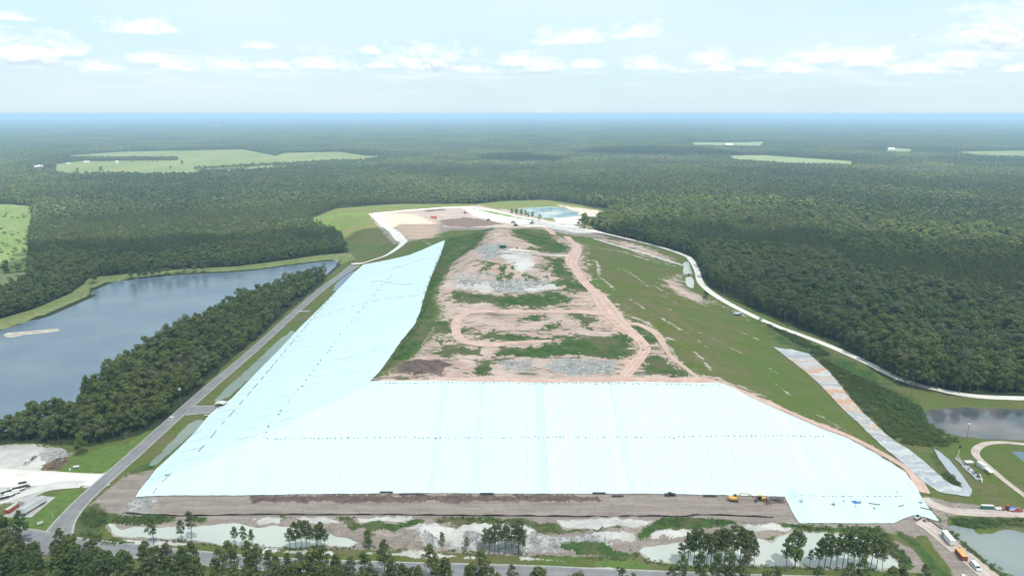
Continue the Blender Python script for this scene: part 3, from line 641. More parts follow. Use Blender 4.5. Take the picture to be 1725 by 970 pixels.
# roads
def ribbon(name, cl, width, zoff, mat, step=3.0, cross=4, crown=0.0):
    pts = resample(cl, step); nP = len(pts)
    tn = np.gradient(pts[:, :2], axis=0); tn /= np.linalg.norm(tn, axis=1)[:, None]
    nr = np.stack([-tn[:, 1], tn[:, 0]], 1)
    wd = pts[:, 2] if pts.shape[1] > 2 else np.full(nP, width)
    co = []
    for j in range(cross+1):
        s = (j/cross-0.5)
        p = pts[:, :2]+nr*(s*wd)[:, None]
        z = H(p[:, 0], p[:, 1])+zoff+0.08+crown*(1-4*s*s)
        co.append(np.column_stack([p, z]))
    co = np.stack(co, 1).reshape(-1, 3); i = np.arange(nP*(cross+1)).reshape(nP, cross+1)
    q = np.stack([i[:-1, :-1], i[:-1, 1:], i[1:, 1:], i[1:, :-1]], -1).reshape(-1, 4)[:, ::-1]
    me = fast_mesh(name, co, q)
    setattr_f(me, 'across', np.tile(np.linspace(-1, 1, cross+1), nP))
    o = link_mesh(name, me, mat); o['kind'] = 'structure'; return o
def mat_road(name, c1, c2, edgec, track=0.25):
    m, t = newmat(name); pos = t.n('ShaderNodeNewGeometry').outputs['Position']
    n = t.noise(pos, 0.12, 6, 0.6); n2 = t.noise(pos, 1.2, 4, 0.6); a = t.m('ABSOLUTE', t.attr('across'))
    c = t.mix(t.ramp(n, 0.35, 0.65), c4(*c1), c4(*c2))
    tr = t.m('SUBTRACT', 1.0, t.m('MULTIPLY', t.m('ABSOLUTE', t.m('SUBTRACT', a, 0.42)), 5.0), clamp=True)
    c = t.mix(t.m('MULTIPLY', tr, track), c, c4(*[x*0.55 for x in c1]))
    e = t.ramp(t.m('ADD', a, t.m('MULTIPLY', t.m('SUBTRACT', n2, 0.5), 0.5)), 0.82, 0.95)
    c = t.mix(e, c, c4(*edgec))
    finish(t, c, 0.9, bump=n2, bstr=0.4, bdist=0.1, spec=0.2); return m
ASPH = mat_road('asphalt', (0.16, 0.16, 0.17), (0.215, 0.21, 0.215), (0.36, 0.35, 0.33), 0.2)
LIME = mat_road('limestone', (0.52, 0.49, 0.46), (0.62, 0.60, 0.57), (0.42, 0.40, 0.33), 0.1)
DIRT = mat_road('dirt_track', (0.36, 0.29, 0.26), (0.46, 0.40, 0.36), (0.30, 0.27, 0.2), 0.35)
PINKD = mat_road('clay_track', (0.41, 0.265, 0.22), (0.50, 0.36, 0.31), (0.40, 0.33, 0.27), 0.3)
def g2(pts, wd=None): return [tuple(P(u, v)[:2]) + ((wd,) if wd else ()) for u, v in pts]
main = [(70,935,16),(92,908,15),(108,880,11),(135,848,9),(170,815,9),(230,762,9),(290,708,9),(350,655,9),(420,596,8.5),(500,524,8.5),(545,485,9),(580,460,10),(598,447,14)]
ribbon('asphalt_road', [tuple(P(u, v, 0)[:2])+(w_,) for u, v, w_ in main], 9, 0.10, ASPH, crown=0.08)
ribbon('asphalt_road', [tuple(P(u, v, 0)[:2])+(w_,) for u, v, w_ in [(-60,880,8),(0,893,8),(55,903,10),(100,915,12),(200,925,10),(430,948,10),(640,957,10),(870,963,10),(1060,971,10),(1300,980,10),(1700,990,10)]], 9, 0.15, ASPH)
ribbon('asphalt_apron', [tuple(P(u, v, 0)[:2])+(w_,) for u, v, w_ in [(318,692,16),(350,690,13),(375,690,12),(385,690,11)]], 14, 0.2, ASPH)
ribbon('limestone_road', [tuple(P(u, v)[:2])+(w_,) for u, v, w_ in [(592,445,9),(625,439,8),(655,428,9),(680,408,12),(668,395,16),(652,382,15),(640,370,17),(630,360,20)]], 9, 0.2, LIME, cross=6)
ribbon('limestone_road', [tuple(P(u, v)[:2])+(w_,) for u, v, w_ in [(630,360,10),(700,354,14),(780,349,14),(830,355,12),(880,366,10),(920,374,8),(960,381,7.5),(1000,389,7),(1100,413,7),(1150,429,7),(1164,438,8),(1174,456,7.5),(1182,478,8),(1215,504,8),(1290,542,7.5),(1380,576,7.5),(1450,606,7.5),(1520,640,7.5),(1580,656,7.5),(1640,667,7.5),(1725,671,7.5),(1900,674,7.5)]], 7, 0.12, LIME)
ribbon('limestone_road', [tuple(P(u, v, 0)[:2])+(w_,) for u, v, w_ in [(-120,800,20),(0,805,22),(60,806,18),(120,806,13),(165,808,14),(185,805,18)]], 9, 0.05, LIME)
ribbon('limestone_road', [tuple(P(u, v, 0)[:2])+(w_,) for u, v, w_ in [(-80,862,6),(0,845,6),(50,828,8),(95,818,9),(140,815,8)]], 9, 0.07, mat_road('gravel_drive', (0.42, 0.41, 0.40), (0.52, 0.51, 0.49), (0.40, 0.38, 0.33), 0.2))
ribbon('dirt_road', [tuple(P(u, v, 0)[:2])+(w_,) for u, v, w_ in [(1900,762,3.6),(1725,748,3.6),(1690,745,3.8),(1662,747,4.2),(1645,756,4.6),(1645,768,4.4),(1665,786,3.8),(1700,815,3.4),(1760,860,3.4)]], 4, 0.06, DIRT)
ribbon('dirt_road', [tuple(P(u, v, 0)[:2])+(w_,) for u, v, w_ in [(1548,878,8),(1570,890,9),(1600,915,9),(1640,948,9),(1690,990,10)]], 9, 0.08, DIRT, cross=6)
ribbon('dirt_road', [tuple(P(u, v)[:2])+(w_,) for u, v, w_ in [(1556,838,6),(1572,850,7),(1610,861,7),(1660,864,7),(1725,865,7),(1850,867,7)]], 7, 0.06, DIRT)
ribbon('clay_road', [tuple(P(u, v)[:2])+(w_,) for u, v, w_ in [(885,381,12),(930,392,12),(960,404,12),(972,418,12),(962,440,14),(975,462,9),(1000,490,10),(1020,515,16),(1045,545,13),(1075,570,9),(1087,588,8),(1068,615,8),(1048,640,8)]], 9, 0.15, PINKD, cross=6)
ribbon('clay_road', [tuple(P(u, v)[:2])+(w_,) for u, v, w_ in [(960,431,5),(930,430,4),(895,424,5),(860,420,8)]], 9, 0.15, LIME)
ribbon('clay_road', [tuple(P(u, v)[:2])+(w_,) for u, v, w_ in [(1020,528,12),(960,525,10),(880,525,8),(800,525,8),(774,535,8),(768,555,7),(778,573,8),(820,580,9),(880,577,7),(930,574,5)]], 9, 0.15, PINKD, cross=6)
ribbon('clay_road', [tuple(P(u, v)[:2])+(w_,) for u, v, w_ in [(640,642,7),(720,640,7),(900,641,7),(1060,640,7),(1180,641,8),(1230,652,8),(1300,682,7),(1380,716,7),(1430,735,7),(1500,772,7),(1535,795,7),(1556,830,7)]], 9, 0.18, PINKD)
ribbon('dirt_road', [tuple(P(u, v)[:2])+(w_,) for u, v, w_ in [(1178,638,3),(1130,600,3),(1108,565,6),(1080,548,6),(1060,545,5)]], 9, 0.12, PINKD)
ribbon('sandy_track', [tuple(P(u, v)[:2])+(w_,) for u, v, w_ in [(1000,402,4),(1040,414,4),(1090,428,4),(1150,447,3)]], 9, 0.12, LIME)

# ------------------------------------------------------------------ white geomembrane over the slopes
def tarp_wr(x, y):
    leftp = x+205 < (y-333)*1.29
    return np.where(leftp, 0.10*np.sin(y*2*math.pi/6.8)**8, 0.08*np.abs(np.sin(x*math.pi/6.9))**10) + 0.09*wob(x, y, 3.3, 2.0)
co, q = sheet_grid(TARPW, 1.1, 0.42, tarp_wr)
fc = co[q].mean(1); isleft = (fc[:, 0]+205) < (fc[:, 1]-333)*1.29
def mat_tarp(name, side):
    m, t = newmat(name); pos = t.n('ShaderNodeNewGeometry').outputs['Position']; s = t.n('ShaderNodeSeparateXYZ', {0: pos})
    X_, Y_ = s.outputs[0], s.outputs[1]
    along = Y_ if side else t.m('ADD', X_, t.m('MULTIPLY', Y_, 0.0))
    across = X_ if side else Y_
    k = t.m('DIVIDE', t.m('ADD', along, t.m('MULTIPLY', t.noise(pos, 0.02, 2), 5.0 if side else 1.5)), 14.5 if side else 9.5)
    cell = t.m('FLOOR', k); fr = t.m('FRACT', k)
    rnd = t.n('ShaderNodeTexWhiteNoise', {'W': cell}, noise_dimensions='1D').outputs['Value']
    seam = t.ramp(t.m('ABSOLUTE', t.m('SUBTRACT', fr, 0.5)), 0.468 if not side else 0.42, 0.485)
    n = t.noise(pos, 0.05, 5, 0.6); n2 = t.noise(t.scale(pos, (0.15, 1.2, 1) if side else (1.2, 0.15, 1)), 1.0, 5, 0.6)
    base = t.mix(t.ramp(rnd, 0.0, 1.0), c4(0.455, 0.58, 0.60), c4(0.48, 0.605, 0.62))
    base = t.mix(t.m('MULTIPLY', t.ramp(rnd, 0.93, 0.97), 0.3), base, c4(0.42, 0.48, 0.53))
    br = t.ramp(t.noise(t.n('ShaderNodeCombineXYZ', {0: cell, 1: t.m('MULTIPLY', across, 0.06), 2: 0.0}).outputs[0], 1.0, 3), 0.45, 0.6)
    base = t.mix(t.m('MULTIPLY', seam, t.m('MULTIPLY', br, 1.0 if side else 0.6)), base, c4(0.27, 0.31, 0.36))
    base = t.mix(t.m('MULTIPLY', t.ramp(n2, 0.58, 0.75), 0.30 if side else 0.10), base, c4(0.50, 0.54, 0.60))
    base = t.mix(t.m('MULTIPLY', t.ramp(n, 0.5, 0.8), 0.25), base, c4(0.46, 0.56, 0.61))
    if side: base = t.mix(t.m('MULTIPLY', t.ramp(t.noise(pos, 0.03, 4), 0.4, 0.65), 0.5), base, c4(0.46, 0.53, 0.59))
    if not side:      # dirt washed down two panels
        for x0, hw, st in ((-44.0, 2.6, 0.42), (17.0, 2.4, 0.55), (19.8, 0.6, 1.0), (-20.0, 3.3, 0.25), (66.0, 3.0, 0.22), (64.0, 0.4, 0.8), (-70.0, 2.0, 0.2), (128.0, 0.5, 0.8)):
            dd = t.m('SUBTRACT', 1.0, t.m('DIVIDE', t.m('ABSOLUTE', t.m('SUBTRACT', X_, x0)), hw), clamp=True)
            base = t.mix(t.m('MULTIPLY', t.ramp(dd, 0.0, 0.3), t.m('MULTIPLY', t.ramp(n2, 0.3, 0.6), st)), base, c4(0.33, 0.39, 0.45))
    finish(t, base, 0.45, bump=t.m('ADD', n2, t.m('MULTIPLY', seam, 0.4)), bstr=0.5, bdist=0.25, spec=0.4)
    return m
cover = empty('slope_cover', (0, 333, 0), 0, 'huge white plastic membrane spread over the front and left slopes of the landfill', 'cover')
def submesh(name, co, q, mat, parent, thick=0.0):
    u, inv = np.unique(q, return_inverse=True); c = co[u].copy()
    if parent is not None: c -= np.array(parent.location)
    return link_mesh(name, fast_mesh(name, c, inv.reshape(q.shape)), mat, parent)
submesh('side_panel', co, q[isleft], mat_tarp('membrane_side', True), cover)
submesh('front_panel', co, q[~isleft], mat_tarp('membrane_front', False), cover)

# weathered cover strip on the right slope
STRIP = [(1302,584),(1330,588),(1362,596),(1378,610),(1398,628),(1412,645),(1425,662),(1440,680),(1455,697),(1475,715),(1490,730),(1510,745),(1530,757),(1555,776),(1570,790),(1585,803),(1605,818),(1625,823),(1638,830),(1632,837),(1605,833),(1580,828),(1560,815),(1545,802),(1520,780),(1490,755),(1468,735),(1445,712),(1420,690),(1400,668),(1378,645),(1355,625),(1325,602)]
co, q = sheet_grid(PP(STRIP), 1.1, 0.40, lambda x, y: 0.22*wob(x, y, 4.0, 3.0)+0.10*wob(x, y, 1.7, 1.0))
def mat_oldcover():
    m, t = newmat('weathered_membrane'); pos = t.n('ShaderNodeNewGeometry').outputs['Position']
    nd = t.noise(pos, 0.07, 5, 0.6)
    s = t.n('ShaderNodeSeparateXYZ', {0: pos})
    band = t.m('ADD', t.m('MULTIPLY', s.outputs[1], 0.055), t.m('ADD', t.m('MULTIPLY', s.outputs[0], -0.02), t.m('MULTIPLY', nd, 1.6)))
    b = t.noise(t.n('ShaderNodeCombineXYZ', {0: band, 1: 0.0, 2: 0.0}).outputs[0], 2.6, 5, 0.8)
    c = t.mix(t.ramp(b, 0.44, 0.60), c4(0.23, 0.25, 0.28), c4(0.50, 0.50, 0.49))
    b2 = t.noise(t.n('ShaderNodeCombineXYZ', {0: band, 1: 7.0, 2: 0.0}).outputs[0], 1.9, 5, 0.75)
    inr = t.m('SUBTRACT', 1.0, t.m('ABSOLUTE', t.m('DIVIDE', t.m('SUBTRACT', s.outputs[1], 462), 85)), clamp=True)
    yr = t.m('MULTIPLY', t.ramp(inr, 0.0, 0.35), t.ramp(b2, 0.48, 0.56))
    c = t.mix(t.m('MULTIPLY', yr, 0.9), c, c4(0.46, 0.24, 0.13))
    c = t.mix(t.m('MULTIPLY', t.ramp(t.noise(t.scale(pos, (0.4, 1.4, 1)), 0.35, 5, 0.7), 0.55, 0.7), 0.5), c, c4(0.50, 0.48, 0.44))
    c = t.mix(t.m('MULTIPLY', t.m('MULTIPLY', t.ramp(b, 0.60, 0.66), t.ramp(s.outputs[1], 440, 480)), 0.6), c, c4(0.26, 0.12, 0.07))
    finish(t, c, 0.55, bump=nd, bstr=0.5, bdist=0.6, spec=0.3); return m
OLDC = mat_oldcover()
tag(link_mesh('weathered_cover', fast_mesh('weathered_cover', co, q), OLDC), 'long grey plastic cover stained with orange clay down the right grass slope', 'cover')
LEAF = [(1573,756),(1585,763),(1600,776),(1612,790),(1622,803),(1630,815),(1638,826),(1634,833),(1622,822),(1608,806),(1594,790),(1580,770)]
co, q = sheet_grid(PP(LEAF), 0.7, 0.35, lambda x, y: 0.12*wob(x, y, 2.0, 3.0))
tag(link_mesh('liner_sheet', fast_mesh('liner_sheet', co, q), paint('grey_liner', (0.30, 0.33, 0.37), 0.5, 0, 0.35, 0.2, (0.33, 0.33, 0.34))), 'narrow leaf shaped grey liner sheet beside the gas pipework', 'cover')
tag(link_mesh('basin_liner', ngon_mesh('basin_liner', BASIN, -0.55), paint('blue_liner', (0.10, 0.14, 0.21), 0.25, 0, 0.2, 0.3)), 'dark blue lined basin at the right edge inside the dirt loop', 'basin')

# ------------------------------------------------------------------ trees
def mat_leaf(name, c1, c2, c3, big=True):
    m, t = newmat(name); geo = t.n('ShaderNodeNewGeometry'); pos = geo.outputs['Position']
    oi = t.n('ShaderNodeObjectInfo')
    rnd = oi.outputs['Random']; stand2 = t.noise(pos, 0.0016, 5, 0.6)
    clump = t.noise(pos, 0.45, 3, 0.6); stand = t.noise(pos, 0.006, 4, 0.55)
    c = t.mix(rnd, c4(*c1), c4(*c2))
    c = t.mix(t.m('MULTIPLY', t.ramp(clump, 0.4, 0.65), 0.5), c, c4(*c3))
    c = t.mix(t.m('MULTIPLY', t.ramp(stand, 0.47, 0.62), 0.6), c, c4(0.115, 0.13, 0.035))
    c = t.mix(t.m('MULTIPLY', t.ramp(stand2, 0.47, 0.6), 0.6), c, c4(0.045, 0.070, 0.030))
    c = t.mix(t.m('MULTIPLY', t.ramp(t.noise(pos, 0.017, 3, 0.5), 0.55, 0.68), 0.5), c, c4(0.135, 0.15, 0.095))
    rare = t.ramp(t.m('FRACT', t.m('MULTIPLY', rnd, 17.3)), 0.93, 0.96)
    c = t.mix(t.m('MULTIPLY', rare, 0.6), c, c4(0.14, 0.125, 0.095))
    p = t.n('ShaderNodeBsdfPrincipled', {'Base Color': c, 'Roughness': 0.75, 'Specular IOR Level': 0.25})
    tr = t.n('ShaderNodeBsdfTranslucent', {0: c})
    mx = t.n('ShaderNodeMixShader', {0: 0.35, 1: p.outputs[0], 2: tr.outputs[0]})
    t.n('ShaderNodeOutputMaterial', {0: mx.outputs[0]})
    return m
LEAF_B = mat_leaf('broadleaf_foliage', (0.066, 0.105, 0.028), (0.150, 0.178, 0.050), (0.16, 0.20, 0.065))
LEAF_P = mat_leaf('pine_needles', (0.064, 0.100, 0.032), (0.118, 0.152, 0.046), (0.14, 0.18, 0.065))
BARK = paint('bark', (0.10, 0.08, 0.065), 0.95, 0, 0.3, 2.0)
BARKP = paint('pine_bark', (0.12, 0.095, 0.08), 0.95, 0, 0.3, 2.0)
def crown_quads(clumps, per, size, r_):
    """clumps: (x,y,z,rx,rz). leaf-clump faces lying round each clump's shell"""
    cs = []
    for (cx, cy, cz, rx, rz) in clumps:
        n = per
        k = np.arange(n)+0.5; ph = np.arccos(1-2*k/n*0.86); th = math.pi*(1+5**.5)*k + r_.uniform(0, 6)
        d = np.stack([np.cos(th)*np.sin(ph), np.sin(th)*np.sin(ph), np.cos(ph)], 1)
        d += r_.normal(0, 0.16, d.shape); d /= np.linalg.norm(d, axis=1)[:, None]
        rad = r_.uniform(0.72, 1.08, n)[:, None]
        p = np.array([cx, cy, cz]) + d*rad*np.array([rx, rx, rz])
        nn = d + r_.normal(0, 0.38, d.shape); nn /= np.linalg.norm(nn, axis=1)[:, None]
        a = np.cross(nn, r_.normal(0, 1, nn.shape)); a /= np.linalg.norm(a, axis=1)[:, None]
        b = np.cross(nn, a)
        s = (size*r_.uniform(0.6, 1.3, n))[:, None]
        b = b*r_.uniform(0.5, 1.0, n)[:, None]
        cs.append(np.stack([p-a*s, p-b*s, p+a*s*0.9, p+b*s*1.1], 1))
    return np.concatenate(cs).reshape(-1, 3)
def quads_mesh(name, v, smooth=False):
    return fast_mesh(name, v, np.arange(len(v)).reshape(-1, 4), smooth)
def broadleaf_parts(seed, hgt, rad, nc, per, size, bare=0.25):
    r_ = np.random.default_rng(seed); cl = []
    for i in range(nc):
        a = r_.uniform(0, 6.28); z = r_.uniform(0, 1)**0.8
        prof = math.sin(math.pi*(0.22+0.70*z))**0.6 if z < 1 else .3
        rr = rad*0.78*prof*math.sqrt(r_.uniform(0.05, 1))
        cr = rad*r_.uniform(0.26, 0.44)
        cl.append((rr*math.cos(a), rr*math.sin(a), hgt*(bare+0.10)+(hgt*(0.90-bare)-cr*0.6)*z, cr, cr*r_.uniform(0.65, 0.9)))
    return cl, crown_quads(cl, per, size, r_)
def pine_parts(seed, hgt, rad, nc, per, size, bare=0.45):
    r_ = np.random.default_rng(seed); cl = []
    for i in range(nc):
        z = (i+0.5)/nc; a = i*2.4+r_.uniform(-.5, .5)
        prof = (1-z)**0.55*0.9+0.12
        if z < 0.2: prof *= 0.6+2*z
        rr = rad*prof*r_.uniform(0.25, 0.95); cr = rad*r_.uniform(0.24, 0.38)*(1.1-0.35*z)
        cl.append((rr*math.cos(a), rr*math.sin(a), hgt*bare+hgt*(0.97-bare)*z, cr, cr*0.62))
    return cl, crown_quads(cl, per, size, r_)
def trunk_mb(cl, hgt, r0, seed, limbs=6, lean=0.3):
    r_ = random.Random(seed); mb = MB()
    pts = [(0, 0, -0.6)]; x = y = 0
    for k in range(1, 5):
        x += r_.uniform(-lean, lean); y += r_.uniform(-lean, lean); pts.append((x, y, hgt*0.9*k/4))
    mb.tube(pts, r0, 6, r0*0.22)
    for c in r_.sample(cl, min(limbs, len(cl))):
        zb = max(c[2]-r_.uniform(1.0, 2.5), hgt*0.25); f = zb/(hgt*0.9); 
        mb.tube([(x*f, y*f, zb), (c[0]*0.5+x*f*0.5, c[1]*0.5+y*f*0.5, (zb+c[2])/2-0.1), (c[0], c[1], c[2])], r0*0.38, 4, r0*0.12)
    return mb
TPL = {'b': [], 'p': []}; LOW = {'b': [], 'p': []}
for i in range(6):
    hgt = 14.5+i*0.6; rad = 4.6+0.25*(i % 3)
    cl, v = broadleaf_parts(100+i, hgt, rad, 20, 62, 0.50, 0.18)
    TPL['b'].append((quads_mesh('crown', v), trunk_mb(cl, hgt, 0.28, i).build('tmp', None), hgt))
    cl, v = pine_parts(200+i, hgt+2.0, 3.6+0.2*(i % 3), 22, 44, 0.36, 0.40+0.03*(i % 3))
    TPL['p'].append((quads_mesh('crown', v), trunk_mb(cl, hgt+2.0, 0.22, 50+i).build('tmp', None), hgt+2))
hid = bpy.data.collections.new('tree_sources')     # only referenced by the forest's instancer
def lowtree(kind, seed, hgt, rad, nc, per, size):
    if kind == 'b': cl, v = broadleaf_parts(seed, hgt, rad, nc, per, size, 0.12)
    else: cl, v = pine_parts(seed, hgt, rad, nc, per, size, 0.38)
    n0 = len(v)
    # four-sided trunk
    tv = []; 
    for k in range(4):
        a0, a1 = k*math.pi/2, (k+1)*math.pi/2; r0, r1 = 0.28, 0.12
        tv += [(r0*math.cos(a0), r0*math.sin(a0), -0.5), (r0*math.cos(a1), r0*math.sin(a1), -0.5), (r1*math.cos(a1), r1*math.sin(a1), hgt*0.8), (r1*math.cos(a0), r1*math.sin(a0), hgt*0.8)]
    me = quads_mesh('forest_tree', np.concatenate([v, np.array(tv)]))
    me.materials.append(LEAF_B if kind == 'b' else LEAF_P); me.materials.append(BARK)
    mi = np.zeros(len(me.polygons), np.int32); mi[-4:] = 1; me.polygons.foreach_set('material_index', mi)
    return me
src = []
for i in range(4): src.append(lowtree('b', 300+i, 14.0+i*1.0, 4.7+0.3*i, 15, 60, 0.52))
for i in range(4): src.append(lowtree('p', 400+i, 16.0+i*0.8, 3.7, 15, 34, 0.44))
for i in range(2): src.append(lowtree('b', 500+i, 15.5, 5.6, 8, 14, 1.5))
for i in range(2): src.append(lowtree('p', 600+i, 17.0, 4.6, 7, 12, 1.3))
def tile(kind, seed, S=160., cellS=9.0):
    r_ = np.random.default_rng(seed); vs = []; n = int(S/cellS)
    for i in range(n):
        for j in range(n):
            x = (i+r_.uniform(0, 1))*S/n-S/2; y = (j+r_.uniform(0, 1))*S/n-S/2; h = r_.uniform(12.0, 18.5)
            rr = r_.uniform(3.6, 5.8); cl = [(x, y, h*0.55, rr, h*0.34), (x+r_.uniform(-2, 2), y+r_.uniform(-2, 2), h*0.8, rr*0.6, h*0.2)]
            vs.append(crown_quads(cl, 6, 2.6, r_))
    me = quads_mesh('forest_tile', np.concatenate(vs)); me.materials.append(LEAF_B if kind == 'b' else LEAF_P); return me
tiles0 = len(src)
src += [tile('b', 1), tile('p', 2), tile('p', 3)]
def bush(seed, hgt, rad):
    r_ = np.random.default_rng(seed)
    cl = [(r_.uniform(-.5, .5)*rad, r_.uniform(-.5, .5)*rad, hgt*r_.uniform(0.3, 0.7), rad*r_.uniform(.4, .7), hgt*r_.uniform(.3, .5)) for _ in range(5)]
    me = quads_mesh('bush', crown_quads(cl, 20, 0.30, r_)); me.materials.append(SCRUBM); return me
SCRUBM = mat_leaf('scrub_foliage', (0.070, 0.125, 0.030), (0.120, 0.175, 0.050), (0.14, 0.18, 0.06))
bush0 = len(src)
src += [bush(1, 2.2, 1.8), bush(2, 1.6, 1.6), bush(3, 3.2, 2.2)]
for k, me in enumerate(src):
    o = bpy.data.objects.new('source_%02d' % k, me); hid.objects.link(o)

def instancer(name, pts, rot, scl, idx, label, cat):
    """one stuff object: points carrying kind, turn and size"""
    me = bpy.data.meshes.new(name); me.vertices.add(len(pts)); me.vertices.foreach_set('co', np.asarray(pts, np.float32).ravel())
    setattr_f(me, 'turn', rot); setattr_f(me, 'size', scl)
    a = me.attributes.new('which', 'INT', 'POINT'); a.data.foreach_set('value', np.asarray(idx, np.int32))
    me.update(); o = bpy.data.objects.new(name, me); COL.objects.link(o)
    ng = bpy.data.node_groups.new(name, 'GeometryNodeTree')
    ng.interface.new_socket('Geometry', in_out='INPUT', socket_type='NodeSocketGeometry'); ng.interface.new_socket('Geometry', in_out='OUTPUT', socket_type='NodeSocketGeometry')
    t = NT(ng); gi = t.n('NodeGroupInput'); go = t.n('NodeGroupOutput')
    ci = t.n('GeometryNodeCollectionInfo'); ci.inputs['Collection'].default_value = hid; ci.inputs['Separate Children'].default_value = True; ci.inputs['Reset Children'].default_value = True
    def na(nm, ty): 
        n = t.n('GeometryNodeInputNamedAttribute', data_type=ty); n.inputs['Name'].default_value = nm; return n.outputs['Attribute']
    rot_ = t.n('ShaderNodeCombineXYZ', {2: na('turn', 'FLOAT')}).outputs[0]
    sc_ = na('size', 'FLOAT')
    iop = t.n('GeometryNodeInstanceOnPoints', {'Points': gi.outputs[0], 'Instance': ci.outputs[0], 'Pick Instance': True, 'Instance Index': na('which', 'INT'), 'Rotation': rot_, 'Scale': sc_})
    t.t.links.new(iop.outputs[0], go.inputs[0])
    md = o.modifiers.new('instances', 'NODES'); md.node_group = ng
    tag(o, label, cat, None, 'stuff'); return o

def jitter_grid(x0, x1, y0, y1, cell):
    nx, ny = int((x1-x0)/cell), int((y1-y0)/cell)
    A, B = np.meshgrid(np.arange(nx), np.arange(ny), indexing='ij')
    return x0+(A.ravel()+rng.uniform(0.05, 0.95, A.size))*cell, y0+(B.ravel()+rng.uniform(0.05, 0.95, A.size))*cell
def infrustum(x, y, m=0.93, pad=70): return (y > 60) & (np.abs(x) < m*y+pad)
FAR1, FAR2 = 2600.0, 27000.0
tx, ty, cells = [], [], []
for (a, b, cell) in [(200, 900, 6.3), (900, 1600, 7.2), (1600, FAR1, 8.6)]:
    x, y = jitter_grid(-b, b, 0, b, cell); r = np.hypot(x, y); m = (r >= a) & (r < b) & infrustum(x, y)
    tx.append(x[m]); ty.append(y[m]); cells.append(np.full(m.sum(), cell))
tx, ty, cells = map(np.concatenate, (tx, ty, cells))
def keep_forest(x, y, pad=0.0):
    k = sdist(CLEAR, x, y) < np.where(x > 150, -6.0, -3.0)
    k &= sdist(LAKE, x, y) < -5
    k &= sdist(BANK, x, y) < 0
    for nm, poly, mk in FIELDS: k &= sdist(poly, x, y) < -pad
    k &= ~((sdist(PP([(868,340),(1036,352),(1000,385),(860,370)], 0), x, y) > 0))
    return k
kf = keep_forest(tx, ty); tx, ty, cells = tx[kf], ty[kf], cells[kf]
# a few gaps
gp = wob(tx, ty, 23.0, 1.0)+rng.normal(0, 0.5, tx.size) > -1.15
tx, ty, cells = tx[gp], ty[gp], cells[gp]
# foreground band along the near road, denser to the left
bx, by = jitter_grid(-330, 330, 150, 330, 4.9)
NB = PP([(-260,915),(0,925),(60,942),(130,950),(250,956),(430,968),(640,976),(860,985),(1000,1002),(1130,990),(1300,985),(1500,985),(1640,1000),(1640,1300),(-260,1300)], 0)
NB2 = PP([(-260,880),(0,905),(30,912),(60,925),(60,960),(-260,960)], 0)
u_, v_ = proj(bx, by, 0)
dens = np.interp(u_, [0, 120, 450, 700, 860, 900, 1100, 1150, 1500, 1600], [1.0, 0.95, 0.75, 0.6, 0.45, 0.22, 0.22, 0.5, 0.45, 0.15])
km = ((sdist(NB, bx, by) > 0) | (sdist(NB2, bx, by) > 0)) & (rng.uniform(0, 1, bx.size) < dens) & (v_ < 1060)
mainroad = np.array([P(u, v, 0)[:2] for u, v, _ in main[:5]])
nearroad = np.array([P(u, v, 0)[:2] for u, v in [(-60,880),(0,893),(55,903),(100,915),(200,925),(430,948),(640,957),(870,963),(1060,971),(1300,980),(1700,990)]])
km &= (dline(mainroad, bx, by) > 9) & (dline(nearroad, bx, by) > 6.5)
kind = np.where((wob(tx, ty, 120.0, 3.0) > 0.10) | (np.hypot(tx, ty) < 10), 1, 0)     # 1 pine stands, 0 hardwood
r = np.hypot(tx, ty)
strip = (tx < -200) & (ty < 830)
kind[strip] = (rng.uniform(0, 1, strip.sum()) < 0.06)
rf = (tx > 150) & (r < 900); kind[rf] = (wob(tx[rf], ty[rf], 60.0, 1.0)+rng.normal(0, .25, rf.sum()) > 0.55)
farr = r > 1150; kind[farr] = (wob(tx[farr], ty[farr], 200.0, 3.0)+rng.normal(0, .3, farr.sum()) > -0.25)
X_all = np.concatenate([tx, bx[km]]); Y_all = np.concatenate([ty, by[km]])
K_all = np.concatenate([kind, (rng.uniform(0, 1, km.sum()) < 0.85).astype(int)])
C_all = np.concatenate([cells, np.full(km.sum(), 6.0)])
R_all = np.hypot(X_all, Y_all)
SZ = rng.triangular(0.58, 0.95, 1.28, X_all.size)
SZ = np.where((C_all == 6.0), SZ*0.93, SZ)
SZ = np.where((C_all < 8) & (C_all != 6.0) & (K_all == 0) & (X_all > 100), SZ*rng.uniform(1.0, 1.5, SZ.size), SZ)
uu, vv = proj(X_all, Y_all, 12.0)
vis = (uu > 2) & (uu < 1723) & (vv < 968) & (vv > 0)
ind = np.zeros(X_all.size, bool)
for k in (0, 1):
    c = np.where(vis & (K_all == k) & (R_all < 1500))[0]; c = c[np.argsort(R_all[c])][:(255, 225)[k]]; ind[c] = True
print('trees', X_all.size, 'individual', ind.sum())
for k, key, leaf, bark in ((0, 'b', LEAF_B, BARK), (1, 'p', LEAF_P, BARKP)):
    for cm, tr, h in TPL[key]:
        cm.materials.append(leaf); tr.data.materials.clear(); tr.data.materials.append(bark)
def add_tree(key, x, y, s, rz, label, group=None, var=None, z=None, name=None):
    cm, tr, h = TPL[key][random.randrange(6) if var is None else var]
    z = HZ(x, y) if z is None else z
    t = empty(name or ('pine_tree' if key == 'p' else 'broadleaf_tree'), (x, y, z), rz, label, 'tree', group); t.scale = (s, s, s*random.uniform(0.92, 1.1))
    a = bpy.data.objects.new('trunk', tr.data); COL.objects.link(a); a.parent = t
    b = bpy.data.objects.new('crown', cm); COL.objects.link(b); b.parent = t
    return t
